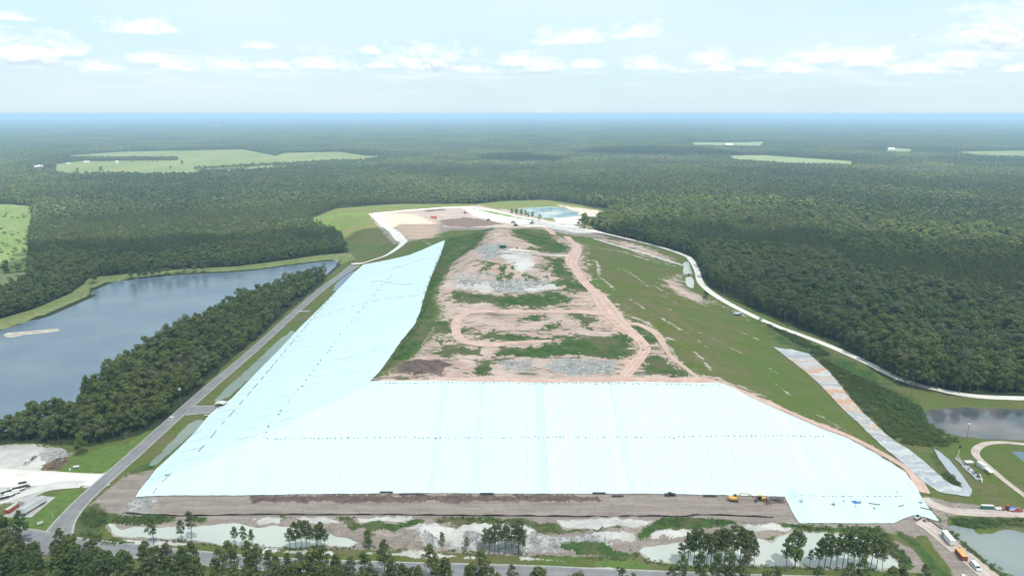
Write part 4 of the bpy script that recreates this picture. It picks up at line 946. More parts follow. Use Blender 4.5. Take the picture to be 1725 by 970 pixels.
for i in np.where(ind)[0]:
    x, y = X_all[i], Y_all[i]; key = 'bp'[K_all[i]]
    kn = 'pine' if key == 'p' else 'broadleaf tree'
    if y < 345 and sdist(CLEAR, np.array([x]), np.array([y]))[0] > 0:
        lab, gr = ('tall pine in the dark tree band along the near road at the bottom', 'pines along the near road') if key == 'p' else ('round crowned broadleaf tree in the tree band along the bottom edge', 'broadleaf trees along the near road')
    elif x < -150:
        lab, gr = ('pine rising from the wooded strip between the lake and the asphalt road', 'pines of the lakeside strip') if key == 'p' else ('broadleaf tree in the wooded strip between the lake and the asphalt road', 'broadleaf trees of the lakeside strip')
    else:
        lab, gr = ('pine in the forest edge beyond the white limestone road on the right', 'pines beyond the limestone road') if key == 'p' else ('broadleaf tree in the forest beyond the white limestone road on the right', 'broadleaf trees beyond the limestone road')
    add_tree(key, x, y, SZ[i], random.uniform(0, 6.28), lab, gr)
rest = ~ind
px, py = X_all[rest], Y_all[rest]; rr = R_all[rest]; kk = K_all[rest]
idx = np.where(rr < 1500, kk*4+rng.integers(0, 4, rr.size), 8+kk*2+rng.integers(0, 2, rr.size))
instancer('forest', np.column_stack([px, py, H(px, py)]), rng.uniform(0, 6.28, px.size), SZ[rest]*np.where(rr > 1500, 1.12, 1.0), idx, 'dense mixed pine and hardwood forest spreading to the horizon', 'forest')
# far woods as tiles
x, y = np.meshgrid(np.arange(-FAR2, FAR2, 158.0), np.arange(0, FAR2, 158.0), indexing='ij'); x, y = x.ravel(), y.ravel()
rr = np.hypot(x, y); m = (rr > FAR1-60) & (rr < FAR2) & infrustum(x, y, 0.93, 300)
x, y = x[m], y[m]; k = np.ones(x.size, bool)
for nm, poly, mk in FIELDS: k &= sdist(poly, x, y) < -115
x, y = x[k], y[k]; print('tiles', x.size)
instancer('far_forest', np.column_stack([x, y, np.zeros(x.size)]), rng.integers(0, 4, x.size)*math.pi/2, np.full(x.size, 1.0), tiles0+rng.integers(0, 3, x.size), 'flat expanse of far off forest fading blue toward the horizon', 'forest')
# fill the rims around far fields with single trees
x, y = jitter_grid(-5200, 5200, FAR1, 6500, 13.0); m = infrustum(x, y) & (np.hypot(x, y) > FAR1); x, y = x[m], y[m]
k = np.zeros(x.size, bool); dmax = np.full(x.size, -1e9)
for nm, poly, mk in FIELDS: dmax = np.maximum(dmax, sdist(poly, x, y))
k = (dmax < -2) & (dmax > -185); x, y = x[k], y[k]
instancer('field_edge_woods', np.column_stack([x, y, np.zeros(x.size)]), rng.uniform(0, 6.28, x.size), rng.uniform(0.7, 1.0, x.size), 8+rng.integers(0, 4, x.size), 'dark woods bordering the far green fields', 'forest')

# scrub and reeds
def scrub(polys, cell, smin_, smax_, label, inpix=True):
    xs, ys = [], []
    for pl in polys:
        w_ = PP(pl); x, y = jitter_grid(w_[:, 0].min(), w_[:, 0].max(), w_[:, 1].min(), w_[:, 1].max(), cell)
        k = (sdist(w_, x, y)+1.5*wob(x, y, 5.0) > 0) & (wob(x, y, 4.0, 2.0)+rng.normal(0, .3, x.size) > -0.55); xs.append(x[k]); ys.append(y[k])
    x, y = np.concatenate(xs), np.concatenate(ys)
    for nm in ('east_pond', 'sand_pond', 'corner_pond', 'marsh_pond'):
        k = band_masked(WATER[nm][0], x, y) < 0.5; x, y = x[k], y[k]
    instancer('scrub', np.column_stack([x, y, H(x, y)-0.1]), rng.uniform(0, 6.28, x.size), rng.uniform(smin_, smax_, x.size), bush0+rng.integers(0, 3, x.size), label, 'bushes')
scrub([[(1368,598),(1400,612),(1440,632),(1490,655),(1545,680),(1562,700),(1570,716),(1600,735),(1620,745),(1590,752),(1570,750),(1530,752),(1500,735),(1470,708),(1440,675),(1415,645),(1395,622)],
       [(1275,537),(1300,550),(1350,570),(1400,600),(1380,600),(1330,572)], [(1590,770),(1612,795),(1632,820),(1618,815),(1600,795),(1585,778)][::1] and [(1583,790),(1600,800),(1625,820),(1600,815)]],
      1.9, 0.5, 1.15, 'thick green scrub between the stained cover and the limestone road')
scrub([[(572,872),(597,870),(602,882),(640,883),(690,880),(705,874),(715,880),(680,894),(640,896),(590,893)], [(722,876),(760,870),(862,874),(893,877),(905,886),(900,897),(860,882),(800,885),(760,888)],
       [(903,884),(930,880),(950,899),(905,902)], [(1104,880),(1125,870),(1200,874),(1250,880),(1240,886),(1150,891),(1090,905),(1076,916),(1072,905)]], 1.6, 0.3, 0.6, 'low reeds and bushes on the sand between the foreground ponds')
scrub([[(190,868),(230,869),(300,871),(295,877),(215,886),(185,880)], [(312,871),(345,872),(340,878),(315,877)], [(1400,884),(1480,888),(1500,908),(1530,935),(1540,955),(1516,950),(1475,912),(1434,896),(1380,893)],
       [(1300,880),(1345,885),(1400,886),(1380,893),(1340,889)], [(1600,874),(1640,871),(1725,873),(1725,888),(1692,885),(1660,890),(1640,888),(1605,884)], [(1602,893),(1640,927),(1700,968),(1692,972),(1630,930),(1598,897)],
       [(150,855),(185,868),(180,880),(165,888),(140,885),(135,870)], [(130,890),(170,905),(230,915),(230,922),(140,915)]], 1.7, 0.3, 0.75, 'green bushes and tall weeds around the pond banks')
scrub([[(650,612),(700,545),(712,510),(722,470),(745,420),(752,412),(742,450),(728,490),(716,530),(700,562),(668,605)]], 2.6, 0.25, 0.6, 'weeds along the top edge of the white side slope')
scrub([[(1072,927),(1098,943),(1145,951),(1290,951),(1419,956),(1509,960),(1509,964),(1290,957),(1145,957),(1060,945)], [(268,906),(374,916),(493,921),(600,920),(900,934),(1060,940),(1060,945),(880,937),(600,926),(400,922),(268,912)]], 1.5, 0.2, 0.5, 'grassy bank along the front of the ponds')

# trees standing alone or in small clumps: photo position of the foot, height in photo pixels
def solo(u, v, hp, key, label, group=None, var=None, name=None):
    p = P(u, v, 0 if v > 700 else None); dist = math.sqrt(p[0]**2+p[1]**2+(CAMH-p[2])**2)
    mh = hp*dist/1150/0.86; 
    v_ = random.randrange(6) if var is None else var
    return add_tree(key, p[0], p[1], mh/TPL[key][v_][2], random.uniform(0, 6.28), label, group, v_, p[2]-0.1, name)
solo(259,918,40,'p','loose crowned tree at the left end of the milky pond, nearest the road bend')
solo(307,913,32,'p','smaller of the two trees standing before the milky pond left of centre')
solo(323,909,40,'p','slim tree with a high crown against the milky pond')
for u, v, h in [(397,919,28),(412,921,30),(425,920,24)]: solo(u, v, h, 'p', 'slender young pine in the trio at the front bank of the milky pond', 'trio of pines by the milky pond')
for u, v, h in [(490,927,36),(499,927,42),(508,927,46),(517,926,44),(524,926,38),(536,927,40),(542,926,44),(548,926,34)]: solo(u, v, h, 'p', 'pine of the row in front of the turquoise end of the milky pond', 'pines before the turquoise water')
solo(622,921,28,'b','single round tree between the milky pond and the sand pile')
solo(745,925,26,'p','small scraggly tree below the tall white sand pile')
solo(786,928,24,'p','thin young tree right of the white sand pile, left of the pine clump')
for u, v, h in [(818,929,34),(825,931,40),(833,931,46),(841,932,50),(852,933,46),(863,934,48),(872,935,46),(880,935,40),(874,932,52)]: solo(u, v, h, 'p', 'tall pine of the clump standing in front of the white sand', 'pine clump before the white sand')
for i, (u, h) in enumerate([(1146,34),(1158,48),(1168,52),(1178,54),(1189,50),(1197,52),(1204,50),(1215,56),(1220,54),(1233,56),(1246,52),(1254,54),(1262,52),(1270,36)]): solo(u, 950+(i % 3), h, 'p', 'tall pine of the big clump between the two eastern ponds', 'big pine clump at the east pond')
solo(1253,962,32,'b','dark bushy tree at the right foot of the big pine clump')
solo(1324,962,50,'p','dark spreading pine just right of the big clump, over the pond')
solo(1339,953,46,'b','pale green leafy tree beside the dark spreading pine')
solo(1364,955,26,'p','thin nearly bare little tree left of the eastern row')
for i, (u, h) in enumerate([(1378,40),(1388,50),(1397,48),(1408,46),(1418,52),(1427,50),(1438,44),(1446,48),(1455,50),(1466,46),(1476,44),(1486,34)]): solo(u, 957+(i % 3), h, 'p', 'pine of the eastern row in front of the milky east pond', 'eastern pine row')
solo(139,767,30,'b','round green tree on the lawn edge right of the rubble heap')
solo(1188,508,14,'b','lone dark tree beside the limestone road junction')
for u, v, h in [(862,362,9),(870,363,10),(878,364,10),(885,365,10),(890,367,8),(897,368,9),(909,371,9)]: solo(u, v, h, 'b', 'small tree in the row along the far turquoise pond', 'trees along the far pond')
solo(975,381,12,'b','small tree at the right end of the far turquoise pond')
for u, v, h in [(985,384,22),(992,386,20),(1000,387,20),(984,380,20)]: solo(u, v, h, 'b', 'bright green tree in the clump at the corner of the forest by the far pond', 'clump at the far pond')
for u, v, h in [(157,478,22),(222,470,22),(236,469,16),(246,468,15),(258,466,15),(268,465,18),(282,463,20),(310,460,18),(330,459,18),(344,459,18)]: solo(u, v, h, 'b', 'small tree standing on the grassy far bank of the lake', 'trees on the lake bank')
solo(300,462,20,'b','darkest tree standing right at the far water edge of the lake')
for u, v, h in [(171,291,7),(131,291,5),(288,286,4),(307,278,5)]: solo(u, v, h+1, 'b', 'dark lone tree in the far green field on the left', 'lone field trees')
hp = [P(110+i*4.1, 272+random.uniform(-1.8, 1.8), 0) for i in range(46)]+[P(112+i*4.1, 269.5+random.uniform(-1, 1), 0) for i in range(46)]
hp += [P(u_, np.interp(u_, [330, 345, 380, 520, 590], [287, 286, 284, 276, 273])+random.uniform(-.6, .6), 0) for u_ in np.arange(330, 590, 3.0)]
hp = np.array(hp); instancer('field_wood', hp, rng.uniform(0, 6.28, len(hp)), rng.uniform(0.7, 1.1, len(hp)), 8+rng.integers(0, 2, len(hp)), 'row of dark trees and hedge dividing the far green fields on the left', 'trees')
mp = np.array([P(random.uniform(-60, 50), random.uniform(385, 455), 0) for _ in range(110)]+[P(random.uniform(5, 50), random.uniform(358, 368), 0) for _ in range(14)])
instancer('meadow_shrubs', mp, rng.uniform(0, 6.28, len(mp)), rng.uniform(0.8, 2.2, len(mp)), bush0+rng.integers(0, 3, len(mp)), 'scattered shrubs in the bright green meadow at the left edge', 'shrubs')
for cm, tr, h in TPL['b']+TPL['p']: bpy.data.objects.remove(tr)

# ------------------------------------------------------------------ things on the site
M_WHITE = paint('white_paint', (0.62, 0.64, 0.65), 0.35, 0, 0.2, 0.6)
M_RED = paint('red_paint', (0.36, 0.07, 0.055), 0.5, 0, 0.35, 0.6)
M_OX = paint('oxide_red', (0.23, 0.055, 0.05), 0.55, 0, 0.35, 0.6)
M_ORANGE = paint('orange_paint', (0.70, 0.33, 0.09), 0.55, 0, 0.2, 0.6)
M_YEL = paint('machine_yellow', (0.62, 0.36, 0.07), 0.45, 0, 0.35, 0.8)
M_BLK = paint('black_plastic', (0.022, 0.023, 0.026), 0.55, 0, 0.2, 1.0)
M_RUB = paint('rubber', (0.03, 0.03, 0.03), 0.9, 0, 0.3, 2.0)
M_GLS = paint('window_glass', (0.02, 0.028, 0.035), 0.08, 0, 0.05, 1.0)
M_GRY = paint('grey_metal', (0.33, 0.34, 0.35), 0.5, 0.2, 0.3, 0.8)
M_DGR = paint('dark_steel', (0.09, 0.09, 0.095), 0.6, 0.3, 0.3, 0.8)
M_GRN = paint('green_plastic', (0.025, 0.11, 0.085), 0.5, 0, 0.2, 0.8)
M_DKG = paint('dark_green_paint', (0.02, 0.07, 0.055), 0.5, 0, 0.3, 0.8)
M_WOOD = paint('weathered_wood', (0.17, 0.135, 0.105), 0.9, 0, 0.4, 1.5)
M_LOG = paint('cut_log', (0.30, 0.17, 0.09), 0.9, 0, 0.4, 1.0)
M_BLU = paint('blue_tarp', (0.02, 0.16, 0.52), 0.5, 0, 0.15, 0.6)
M_CON = paint('concrete', (0.36, 0.35, 0.34), 0.85, 0, 0.35, 0.25)
M_TANS = paint('sandbag_cloth', (0.12, 0.13, 0.15), 0.9, 0, 0.3, 3.0)
M_ROCK = paint('rubble_stone', (0.34, 0.33, 0.32), 0.9, 0, 0.5, 1.2)
M_SKIN = paint('skin', (0.35, 0.21, 0.15), 0.6, 0, 0.1, 3.0)
M_TEAL = paint('pale_green_pipe', (0.42, 0.46, 0.33), 0.5, 0, 0.2, 1.0)

def at(u, v, z=None):
    p = P(u, v, z); return Vector((p[0], p[1], p[2]))
def heading(a, b):
    pa, pb = P(*a), P(*b); return math.atan2(pb[1]-pa[1], pb[0]-pa[0])
def wheel(parent, x, y, r, w, name='wheel'):
    t = MB().tube([(x, y-w/2, r), (x, y+w/2, r)], r, 14).build(name, M_RUB, parent)
    MB().tube([(x, y-w/2-0.015, r), (x, y+w/2+0.015, r)], r*0.55, 10).build('rim', M_GRY, t); return t
def sheet(name, pts, z, mat):
    o = link_mesh(name, ngon_mesh(name, [tuple(P(u, v, 0)[:2]) for u, v in pts], z), mat); o['kind'] = 'structure'; return o

def pickup(loc, rz, mat, label, group=None, cargo=False):
    t = empty('pickup_truck', loc, rz, label, 'truck', group)
    b = MB()
    b.prism([(2.85, 0.55), (2.85, 0.95), (2.6, 1.10), (1.25, 1.18), (-2.9, 1.15), (-2.9, 0.50), (2.7, 0.42)], -0.97, 0.97)
    b.prism([(1.25, 1.17), (0.62, 1.86), (0.4, 1.92), (-0.85, 1.92), (-1.02, 1.80), (-1.08, 1.15)], -0.80, 0.80)
    b.build('body', mat, t)
    MB().box((-2.0, 0, 1.16), (1.62, 1.5, 0.05)).build('cargo_bed', M_DGR, t)
    g = MB(); g.prism([(1.20, 1.24), (0.68, 1.80), (0.60, 1.80), (1.12, 1.24)], -0.72, 0.72)
    g.build('windshield', M_GLS, t)
    for s in (-1, 1):
        MB().box((0.42, s*0.805, 1.52), (0.62, 0.03, 0.42)).box((-0.42, s*0.805, 1.52), (0.80, 0.03, 0.42)).build('side_window', M_GLS, t)
        MB().box((2.86, s*0.68, 0.82), (0.05, 0.34, 0.18)).build('headlight', M_WHITE, t)
    MB().box((-1.07, 0, 1.52), (0.05, 1.2, 0.36), ry=-0.06).build('rear_window', M_GLS, t)
    MB().box((2.9, 0, 0.55), (0.14, 1.9, 0.22)).build('bumper', M_GRY, t)
    for x in (1.9, -1.85):
        for s in (-1, 1): wheel(t, x, s*0.86, 0.40, 0.26)
    return t
def van(loc, rz, label):
    t = empty('passenger_van', loc, rz, label, 'van')
    b = MB(); b.prism([(2.95, 0.45), (2.95, 1.0), (2.7, 1.15), (2.0, 1.35), (1.35, 2.10), (1.1, 2.18), (-2.75, 2.15), (-2.95, 1.9), (-2.95, 0.45)], -0.98, 0.98); b.build('body', M_WHITE, t)
    MB().prism([(2.02, 1.40), (1.44, 2.04), (1.50, 2.06), (2.09, 1.42)], -0.85, 0.85).build('windshield', M_GLS, t)
    for s in (-1, 1):
        MB().box((1.05, s*0.985, 1.68), (0.8, 0.03, 0.5)).box((-0.1, s*0.985, 1.68), (1.2, 0.03, 0.5)).box((-1.75, s*0.985, 1.68), (1.7, 0.03, 0.5)).build('side_window', M_GLS, t)
        MB().box((2.96, s*0.7, 0.85), (0.05, 0.32, 0.2)).build('headlight', M_GRY, t)
    MB().box((-2.96, 0, 1.7), (0.04, 1.4, 0.5)).build('rear_window', M_GLS, t)
    for x in (1.95, -1.9):
        for s in (-1, 1): wheel(t, x, s*0.87, 0.38, 0.25)
    return t
def boxtrailer(name, loc, rz, L, w, h, zb, mbody, mroof, label, cat, axles=2, ribs=14):
    t = empty(name, loc, rz, label, cat)
    b = MB().box((0, 0, zb+h/2), (L, w, h))
    for i in range(ribs):
        x = -L/2+L*(i+0.5)/ribs
        for s in (-1, 1): b.box((x, s*(w/2+0.02), zb+h/2), (L/ribs*0.45, 0.05, h*0.92))
    b.build('body', mbody, t)
    MB().box((0, 0, zb+h+0.03), (L*0.99, w*0.97, 0.07)).build('roof', mroof, t)
    for s in (-1, 1): MB().box((-L/2-0.04, s*w/4, zb+h/2), (0.06, w/2*0.92, h*0.92)).build('rear_door', mbody, t)
    if axles:
        MB().box((0, 0, zb-0.1), (L*0.96, 0.9, 0.18)).build('chassis', M_DGR, t)
        for k in range(axles):
            for s in (-1, 1): wheel(t, -L/2+1.6+1.25*k, s*(w/2-0.25), 0.48, 0.4)
        for s in (-1, 1): MB().box((L/2-2.4, s*0.7, zb/2), (0.14, 0.14, zb)).build('landing_leg', M_DGR, t)
    return t
# -- trailer yard at the lower left
sheet('concrete_pad', [(2,871.5),(53,871),(94,837),(73,835.5),(48,836),(25,853)], 0.12, M_CON)
A, B = at(40,867.5,0), at(73,847.5,0); rz = math.atan2(B.y-A.y, B.x-A.x)
boxtrailer('semi_trailer', ((A.x+B.x)/2, (A.y+B.y)/2, 0.12), rz+math.pi, 13.2, 2.6, 2.75, 1.2, M_WHITE, paint('trailer_roof', (0.36, 0.38, 0.40), 0.5, 0, 0.2, 0.4), 'long white box trailer parked on the concrete pad at the lower left', 'trailer')
A, B = at(12,865.5,0), at(29,854,0); rz = math.atan2(B.y-A.y, B.x-A.x)
t = boxtrailer('waste_container', ((A.x+B.x)/2, (A.y+B.y)/2, 0.12), rz+math.pi, 6.6, 2.4, 2.0, 0.35, M_RED, paint('canvas_lid', (0.40, 0.42, 0.36), 0.8, 0, 0.3, 0.8), 'red roll-off waste container with a pale lid on the concrete pad', 'container', 0)
for s in (-1, 1): MB().box((-5.4, s*0.55, 0.3), (4.2, 0.16, 0.2)).build('rail', M_DGR, t)
t = empty('sign_board', at(68.5,885,0), heading((64,885),(73,882)), 'white blank sign board on two posts on the grass beside the road bend', 'sign')
MB().box((0, 0, 1.75), (2.6, 0.08, 1.3)).build('panel', M_WHITE, t)
for s in (-1, 1): MB().box((s*1.15, 0.06, 1.2), (0.12, 0.12, 2.4)).build('post', M_WOOD, t)
for u, v, lab in [(89,871,'white marker post on the grass between the pad and the road'), (130,819,'white marker post at the tip of the grass island'), (155,800,'white marker post on the lawn above the gravel drive')]:
    t = empty('marker_post', at(u, v, 0), 0, lab, 'post'); MB().tube([(0, 0, 0), (0, 0, 1.9)], 0.13, 8).build('post', M_WHITE, t); MB().box((0, 0, 1.75), (0.3, 0.3, 0.3)).build('cap', M_GRY, t)
# rolls of liner stored in the yard
def roll(loc, rz, L, r, mat, label, group):
    t = empty('liner_roll', loc, rz, label, 'roll', group)
    MB().tube([(-L/2, 0, r), (L/2, 0, r)], r, 12).build('roll_body', mat, t); MB().tube([(-L/2-0.15, 0, r), (L/2+0.15, 0, r)], r*0.25, 8).build('core', M_DGR, t); return t
base = None
for i in range(34):
    u = random.uniform(6, 43); v = 838-(u-4)*0.48+random.uniform(-6, 6); p = at(u, v, 0); wt = random.random() < 0.6
    roll((p.x, p.y, random.choice([0.05, 0.05, 0.75])), R(35)+random.uniform(-.25, .25), random.uniform(2.6, 5.5), random.uniform(0.30, 0.5), M_WHITE if wt else M_BLK,
         'white roll of plastic liner in the jumbled stack at the left edge' if wt else 'black roll of plastic liner in the jumbled stack at the left edge', 'white liner rolls' if wt else 'black liner rolls')
for i in range(7):
    p = at(4+i*4.5, 843-i*2.4, 0)
    t = empty('pipe', (p.x, p.y, 0), R(38), 'long pipe lying along the front of the liner stack at the left edge', 'pipe', 'pipes by the liner stack'); MB().tube([(-3.2, 0, 0.18), (3.2, 0, 0.18)], 0.16, 10).build('pipe_wall', M_GRY if i % 2 else M_BLK, t)
pickup(at(47,779.5,0), heading((44,782),(52,776)), M_WHITE, 'white pickup parked on the white gravel, nearer of the two by the rubble heap')
pickup(at(58,773,0), heading((55,775),(63,769)), paint('silver_paint', (0.30, 0.32, 0.34), 0.3, 0.5, 0.1, 0.8), 'silver and black pickup touching the rubble heap, farther of the two')
# log pile
for i in range(36):
    u = random.uniform(77, 107); v = 792-(u-74)*0.55+random.uniform(-5, 4); p = at(u, v, 0); L = random.uniform(3, 6); r_ = random.uniform(0.16, 0.34)
    t = empty('log', (p.x, p.y, random.uniform(0.1, 1.4)), R(40)+random.uniform(-.5, .5), 'cut log in the brown heap below the grey rubble at the left', 'log', 'logs of the brown heap')
    MB().tube([(-L/2, 0, r_), (0, 0.08, r_), (L/2, 0, r_)], r_, 8, r_*0.8).build('bark', M_LOG if i % 2 else M_WOOD, t)
t = empty('machine_cab', at(97,777,0), R(40), 'blue-grey machine cab standing on the log heap', 'cab'); MB().box((0, 0, 1.9), (2.2, 1.6, 1.5), bev=0.15).build('shell', M_GRY, t); MB().box((0.2, 0, 2.1), (1.9, 1.64, 0.7)).build('window', M_GLS, t)
t = empty('gas_tank', at(129,788,0), R(15), 'white horizontal gas tank on the lawn above the gravel drive', 'tank'); MB().tube([(-1.5, 0, 1.0), (-1.35, 0, 1.0), (1.35, 0, 1.0), (1.5, 0, 1.0)], 0.55, 12).build('vessel', M_WHITE, t)
for s in (-1, 1): MB().box((s*0.9, 0, 0.25), (0.2, 0.8, 0.5)).build('foot', M_CON, t)
t = empty('drum', at(118,792,0), 0, 'small white drum on the lawn left of the gas tank', 'drum'); MB().tube([(0, 0, 0), (0, 0, 1.1)], 0.45, 12).build('shell', M_WHITE, t)
# rubble: instanced rough stones
def rock(seed):
    r_ = np.random.default_rng(seed); bm = bmesh.new(); bmesh.ops.create_icosphere(bm, subdivisions=1, radius=0.6)
    for v in bm.verts: v.co *= r_.uniform(0.6, 1.25); v.co.z *= 0.7
    me = bpy.data.meshes.new('rock'); bm.to_mesh(me); bm.free(); me.materials.append(M_ROCK); return me
rock0 = len(src)
for k in range(3):
    o = bpy.data.objects.new('source_%02d' % (rock0+k), rock(k)); hid.objects.link(o); src.append(o.data)
def rubble(polys, cell, s0, s1, label):
    xs, ys = [], []
    for pl in polys:
        w_ = PP(pl); x, y = jitter_grid(w_[:, 0].min(), w_[:, 0].max(), w_[:, 1].min(), w_[:, 1].max(), cell); k = sdist(w_, x, y) > 0; xs.append(x[k]); ys.append(y[k])
    x, y = np.concatenate(xs), np.concatenate(ys)
    gz = H(x, y); p = P(88, 768, 0); d = np.hypot((x-p[0])/1.3, y-p[1]); gz = gz+2.5*np.clip(1-d/10, 0, 1)
    instancer('rubble', np.column_stack([x, y, gz+0.1]), rng.uniform(0, 6.28, x.size), rng.uniform(s0, s1, x.size), rock0+rng.integers(0, 3, x.size), label, 'rubble')
rubble([[(66,762),(80,753),(104,755),(114,764),(108,776),(90,782),(72,778)]], 0.95, 0.5, 1.7, 'grey heap of broken concrete beside the white gravel yard')
rubble([[(926,604),(990,603),(1042,612),(1036,627),(960,631),(932,622)], [(842,611),(895,603),(900,617),(850,621)]], 2.3, 0.4, 1.3, 'grey gravelly rubble on the edge of the top deck')
rubble([[(870,368),(960,379),(1000,386),(960,390),(900,384),(860,376)]], 3.6, 0.7, 2.2, 'purple grey waste tipped along the far working face')
rubble([[(1190,860),(1285,860),(1285,863),(1190,863)], [(640,858),(860,859),(860,862),(640,861)], [(1290,874),(1340,876),(1340,879),(1290,878)]], 2.6, 0.15, 0.5, 'clods and stones along the silt fence')
rubble([[(1602,850),(1622,848),(1640,854),(1636,858),(1612,858)]], 1.6, 0.5, 1.5, 'pale broken rocks beside the dirt road near the toilets')
# -- road side
pickup(at(289,706,0), heading((290,708),(350,655)), M_WHITE, 'white pickup driving on the asphalt road beside the lake woods')
pickup(at(572,451,0), heading((545,485),(598,447)), M_RED, 'red pickup at the far end of the asphalt road by the lake tip')
t = empty('carport', at(372,684,0), 0, 'open shelter with a pale metal roof on the side apron of the asphalt road', 'shelter')
MB().prism([(-3.4, 2.6), (0, 3.2), (3.4, 2.6), (3.4, 2.7), (0, 3.3), (-3.4, 2.7)], -2.6, 2.6).build('roof', paint('pale_roof', (0.50, 0.50, 0.48), 0.5, 0, 0.3, 0.5), t)
for x in (-3.2, 0, 3.2):
    for y in (-2.4, 2.4): MB().box((x, y, 1.33), (0.16, 0.16, 2.66)).build('post', M_GRY, t)
MB().box((0, 1.2, 0.7), (4.5, 1.2, 1.4)).build('counter', M_DGR, t)
t = empty('bench', at(348,700,0), 0.1, 'small white bench on the grass above the green ditch water', 'bench'); MB().box((0, 0, 0.6), (2.9, 0.7, 0.16)).build('seat', M_WHITE, t)
for s in (-1, 1): MB().box((s*1.2, 0, 0.28), (0.2, 0.6, 0.56)).build('leg', M_WHITE, t)
def pole(u, v, vt, label, cans=0, arm=True):
    p = at(u, v, 0); d = math.hypot(p.x, p.y); h = max(8.0, (v-vt)*math.hypot(d, CAMH)/1150/0.88)
    t = empty('utility_pole', p, R(random.uniform(-25, 25)), label, 'pole')
    MB().tube([(0, 0, -0.5), (0, 0, h)], 0.17, 8, 0.12).build('mast', M_WOOD, t)
    if arm:
        MB().box((0, 0, h-0.6), (2.6, 0.14, 0.14)).build('crossarm', M_WOOD, t)
        for x in (-1.2, 0, 1.2): MB().tube([(x, 0, h-0.5), (x, 0, h-0.25)], 0.06, 6).build('insulator', M_GRY, t)
    for k in range(cans): MB().tube([((-1)**k*0.55, 0, h-2.6), ((-1)**k*0.55, 0, h-1.4)], 0.42, 10).build('transformer', M_WHITE, t)
pole(215.5,755,733,'wooden pole on the lawn nearest the gravel yard'); pole(306,684,656,'pole with two white transformers beside the road opposite the shelter', 2)
pole(390,611,590,'wooden pole at the wood edge halfway along the asphalt road'); pole(541,483,467,'thin wooden pole at the far tip of the lakeside woods')
pole(1219,502,487,'wooden pole at the forest edge just right of the lone dark tree'); pole(1322,545,529,'wooden pole at the forest edge along the straight limestone road')
pole(1423,586,569,'wooden pole where the limestone road starts to curve right'); pole(1534.5,666,641,'tall pole with a crossarm between limestone road and scrub, near the marsh pond')
pole(1628,741,716,'pole with two white transformers on the bank of the marsh pond', 2, False)
t = empty('field_shed', at(1242,531,None), heading((1235,531),(1250,531)), 'low grey shed on a pale pad in the right grass slope', 'shed')
MB().box((0, 0, 1.1), (8.5, 4.0, 2.2)).build('wall', M_DGR, t); MB().box((0, 0, 2.35), (9.4, 5.2, 0.25)).build('roof', paint('shed_roof', (0.36, 0.41, 0.46), 0.4, 0.2, 0.2, 0.5), t); MB().box((2.2, -2.03, 0.95), (1.4, 0.06, 1.8)).build('door', M_GRY, t)
# sluice between the two small ponds
t = empty('sluice', at(1160,463.5,0), 0, 'small concrete sluice between the two little ponds by the limestone road bend', 'sluice'); MB().box((0, 0, 0.4), (11, 1.2, 1.3)).build('wall', M_CON, t); MB().box((0, -0.8, 0.9), (3, 0.3, 1.4)).build('gate', M_DGR, t)
# -- gas plant on the right
def pipe(name, pts, r, mat, label, cat='pipe', group=None):
    p0 = Vector(pts[0]); t = empty(name, p0, 0, label, cat, group); MB().tube([Vector(p)-p0 for p in pts], r, 10).build('pipe_wall', mat, t); return t
p = at(1612,773,0)
t = empty('flare_stack', p, 0, 'slim pale flare stack with a black tip beside the leaf shaped liner', 'flare')
MB().tube([(0, 0, 0), (0.6, 0, 7.0)], 0.42, 10, 0.30).build('stack', M_TEAL, t); MB().tube([(0.6, 0, 7.0), (0.7, 0, 9.0)], 0.50, 10).build('burner_tip', M_BLK, t)
for s in (-1, 1): MB().tube([(s*1.6, -1.0, 0), (0.25, 0, 3.2)], 0.14, 6).build('brace', M_TEAL, t)
q0, q1 = at(1611,773,0), at(1643,802,0)
for k, dx in enumerate((-0.7, 0.7)): pipe('gas_pipe', [(q0.x+dx, q0.y, 0.7), (q1.x+dx, q1.y, 0.7)], 0.28, M_WHITE, 'white gas pipe running from the flare stack to the blower skid', 'pipe', 'twin gas pipes')
rz = math.atan2(q1.y-q0.y, q1.x-q0.x); c = at(1637,797,0)
t = empty('blower_skid', c, rz, 'grey and white gas blower skid full of pipework on the grass', 'machine')
MB().box((0, 0, 0.25), (15, 4.2, 0.4)).build('frame', M_GRY, t)
for k in range(5): MB().tube([(-5+k*2.4, -0.6, 0.5), (-5+k*2.4, -0.6, 1.9+0.4*(k % 2))], 0.55, 10).build('vessel', M_GRY if k % 2 else M_WHITE, t)
for s in (-1, 1): MB().tube([(-7.2, s*1.6, 1.0), (7.2, s*1.6, 1.0)], 0.22, 8).build('pipe_run', M_WHITE, t)
MB().box((4.0, 0.6, 1.1), (2.6, 1.6, 1.5)).build('blower', M_DGR, t); MB().box((1.0, 1.0, 1.2), (1.5, 1.2, 1.6)).build('blower', M_DGR, t)
t = empty('equipment_canopy', at(1631,785,0), 0.05, 'small white flat canopy at the upper end of the blower skid', 'canopy'); MB().box((0, 0, 3.0), (4.4, 2.8, 0.15)).build('roof', M_WHITE, t)
for x in (-2, 2):
    for y in (-1.2, 1.2): MB().box((x, y, 1.5), (0.12, 0.12, 3.0)).build('post', M_GRY, t)
pipe('gas_pipe', [at(1650,800,0)+Vector((0, 0, .6)), at(1654,812,0)+Vector((0, 0, .6)), at(1654,812,0)], 0.35, M_WHITE, 'short white pipe bending down at the lower end of the blower skid')
boxtrailer('equipment_hut', at(1653,787.5,0), rz+0.2, 5.2, 2.6, 2.7, 0.15, M_WHITE, M_WHITE, 'white boxy equipment hut beside the dirt loop road', 'hut', 0, 5)
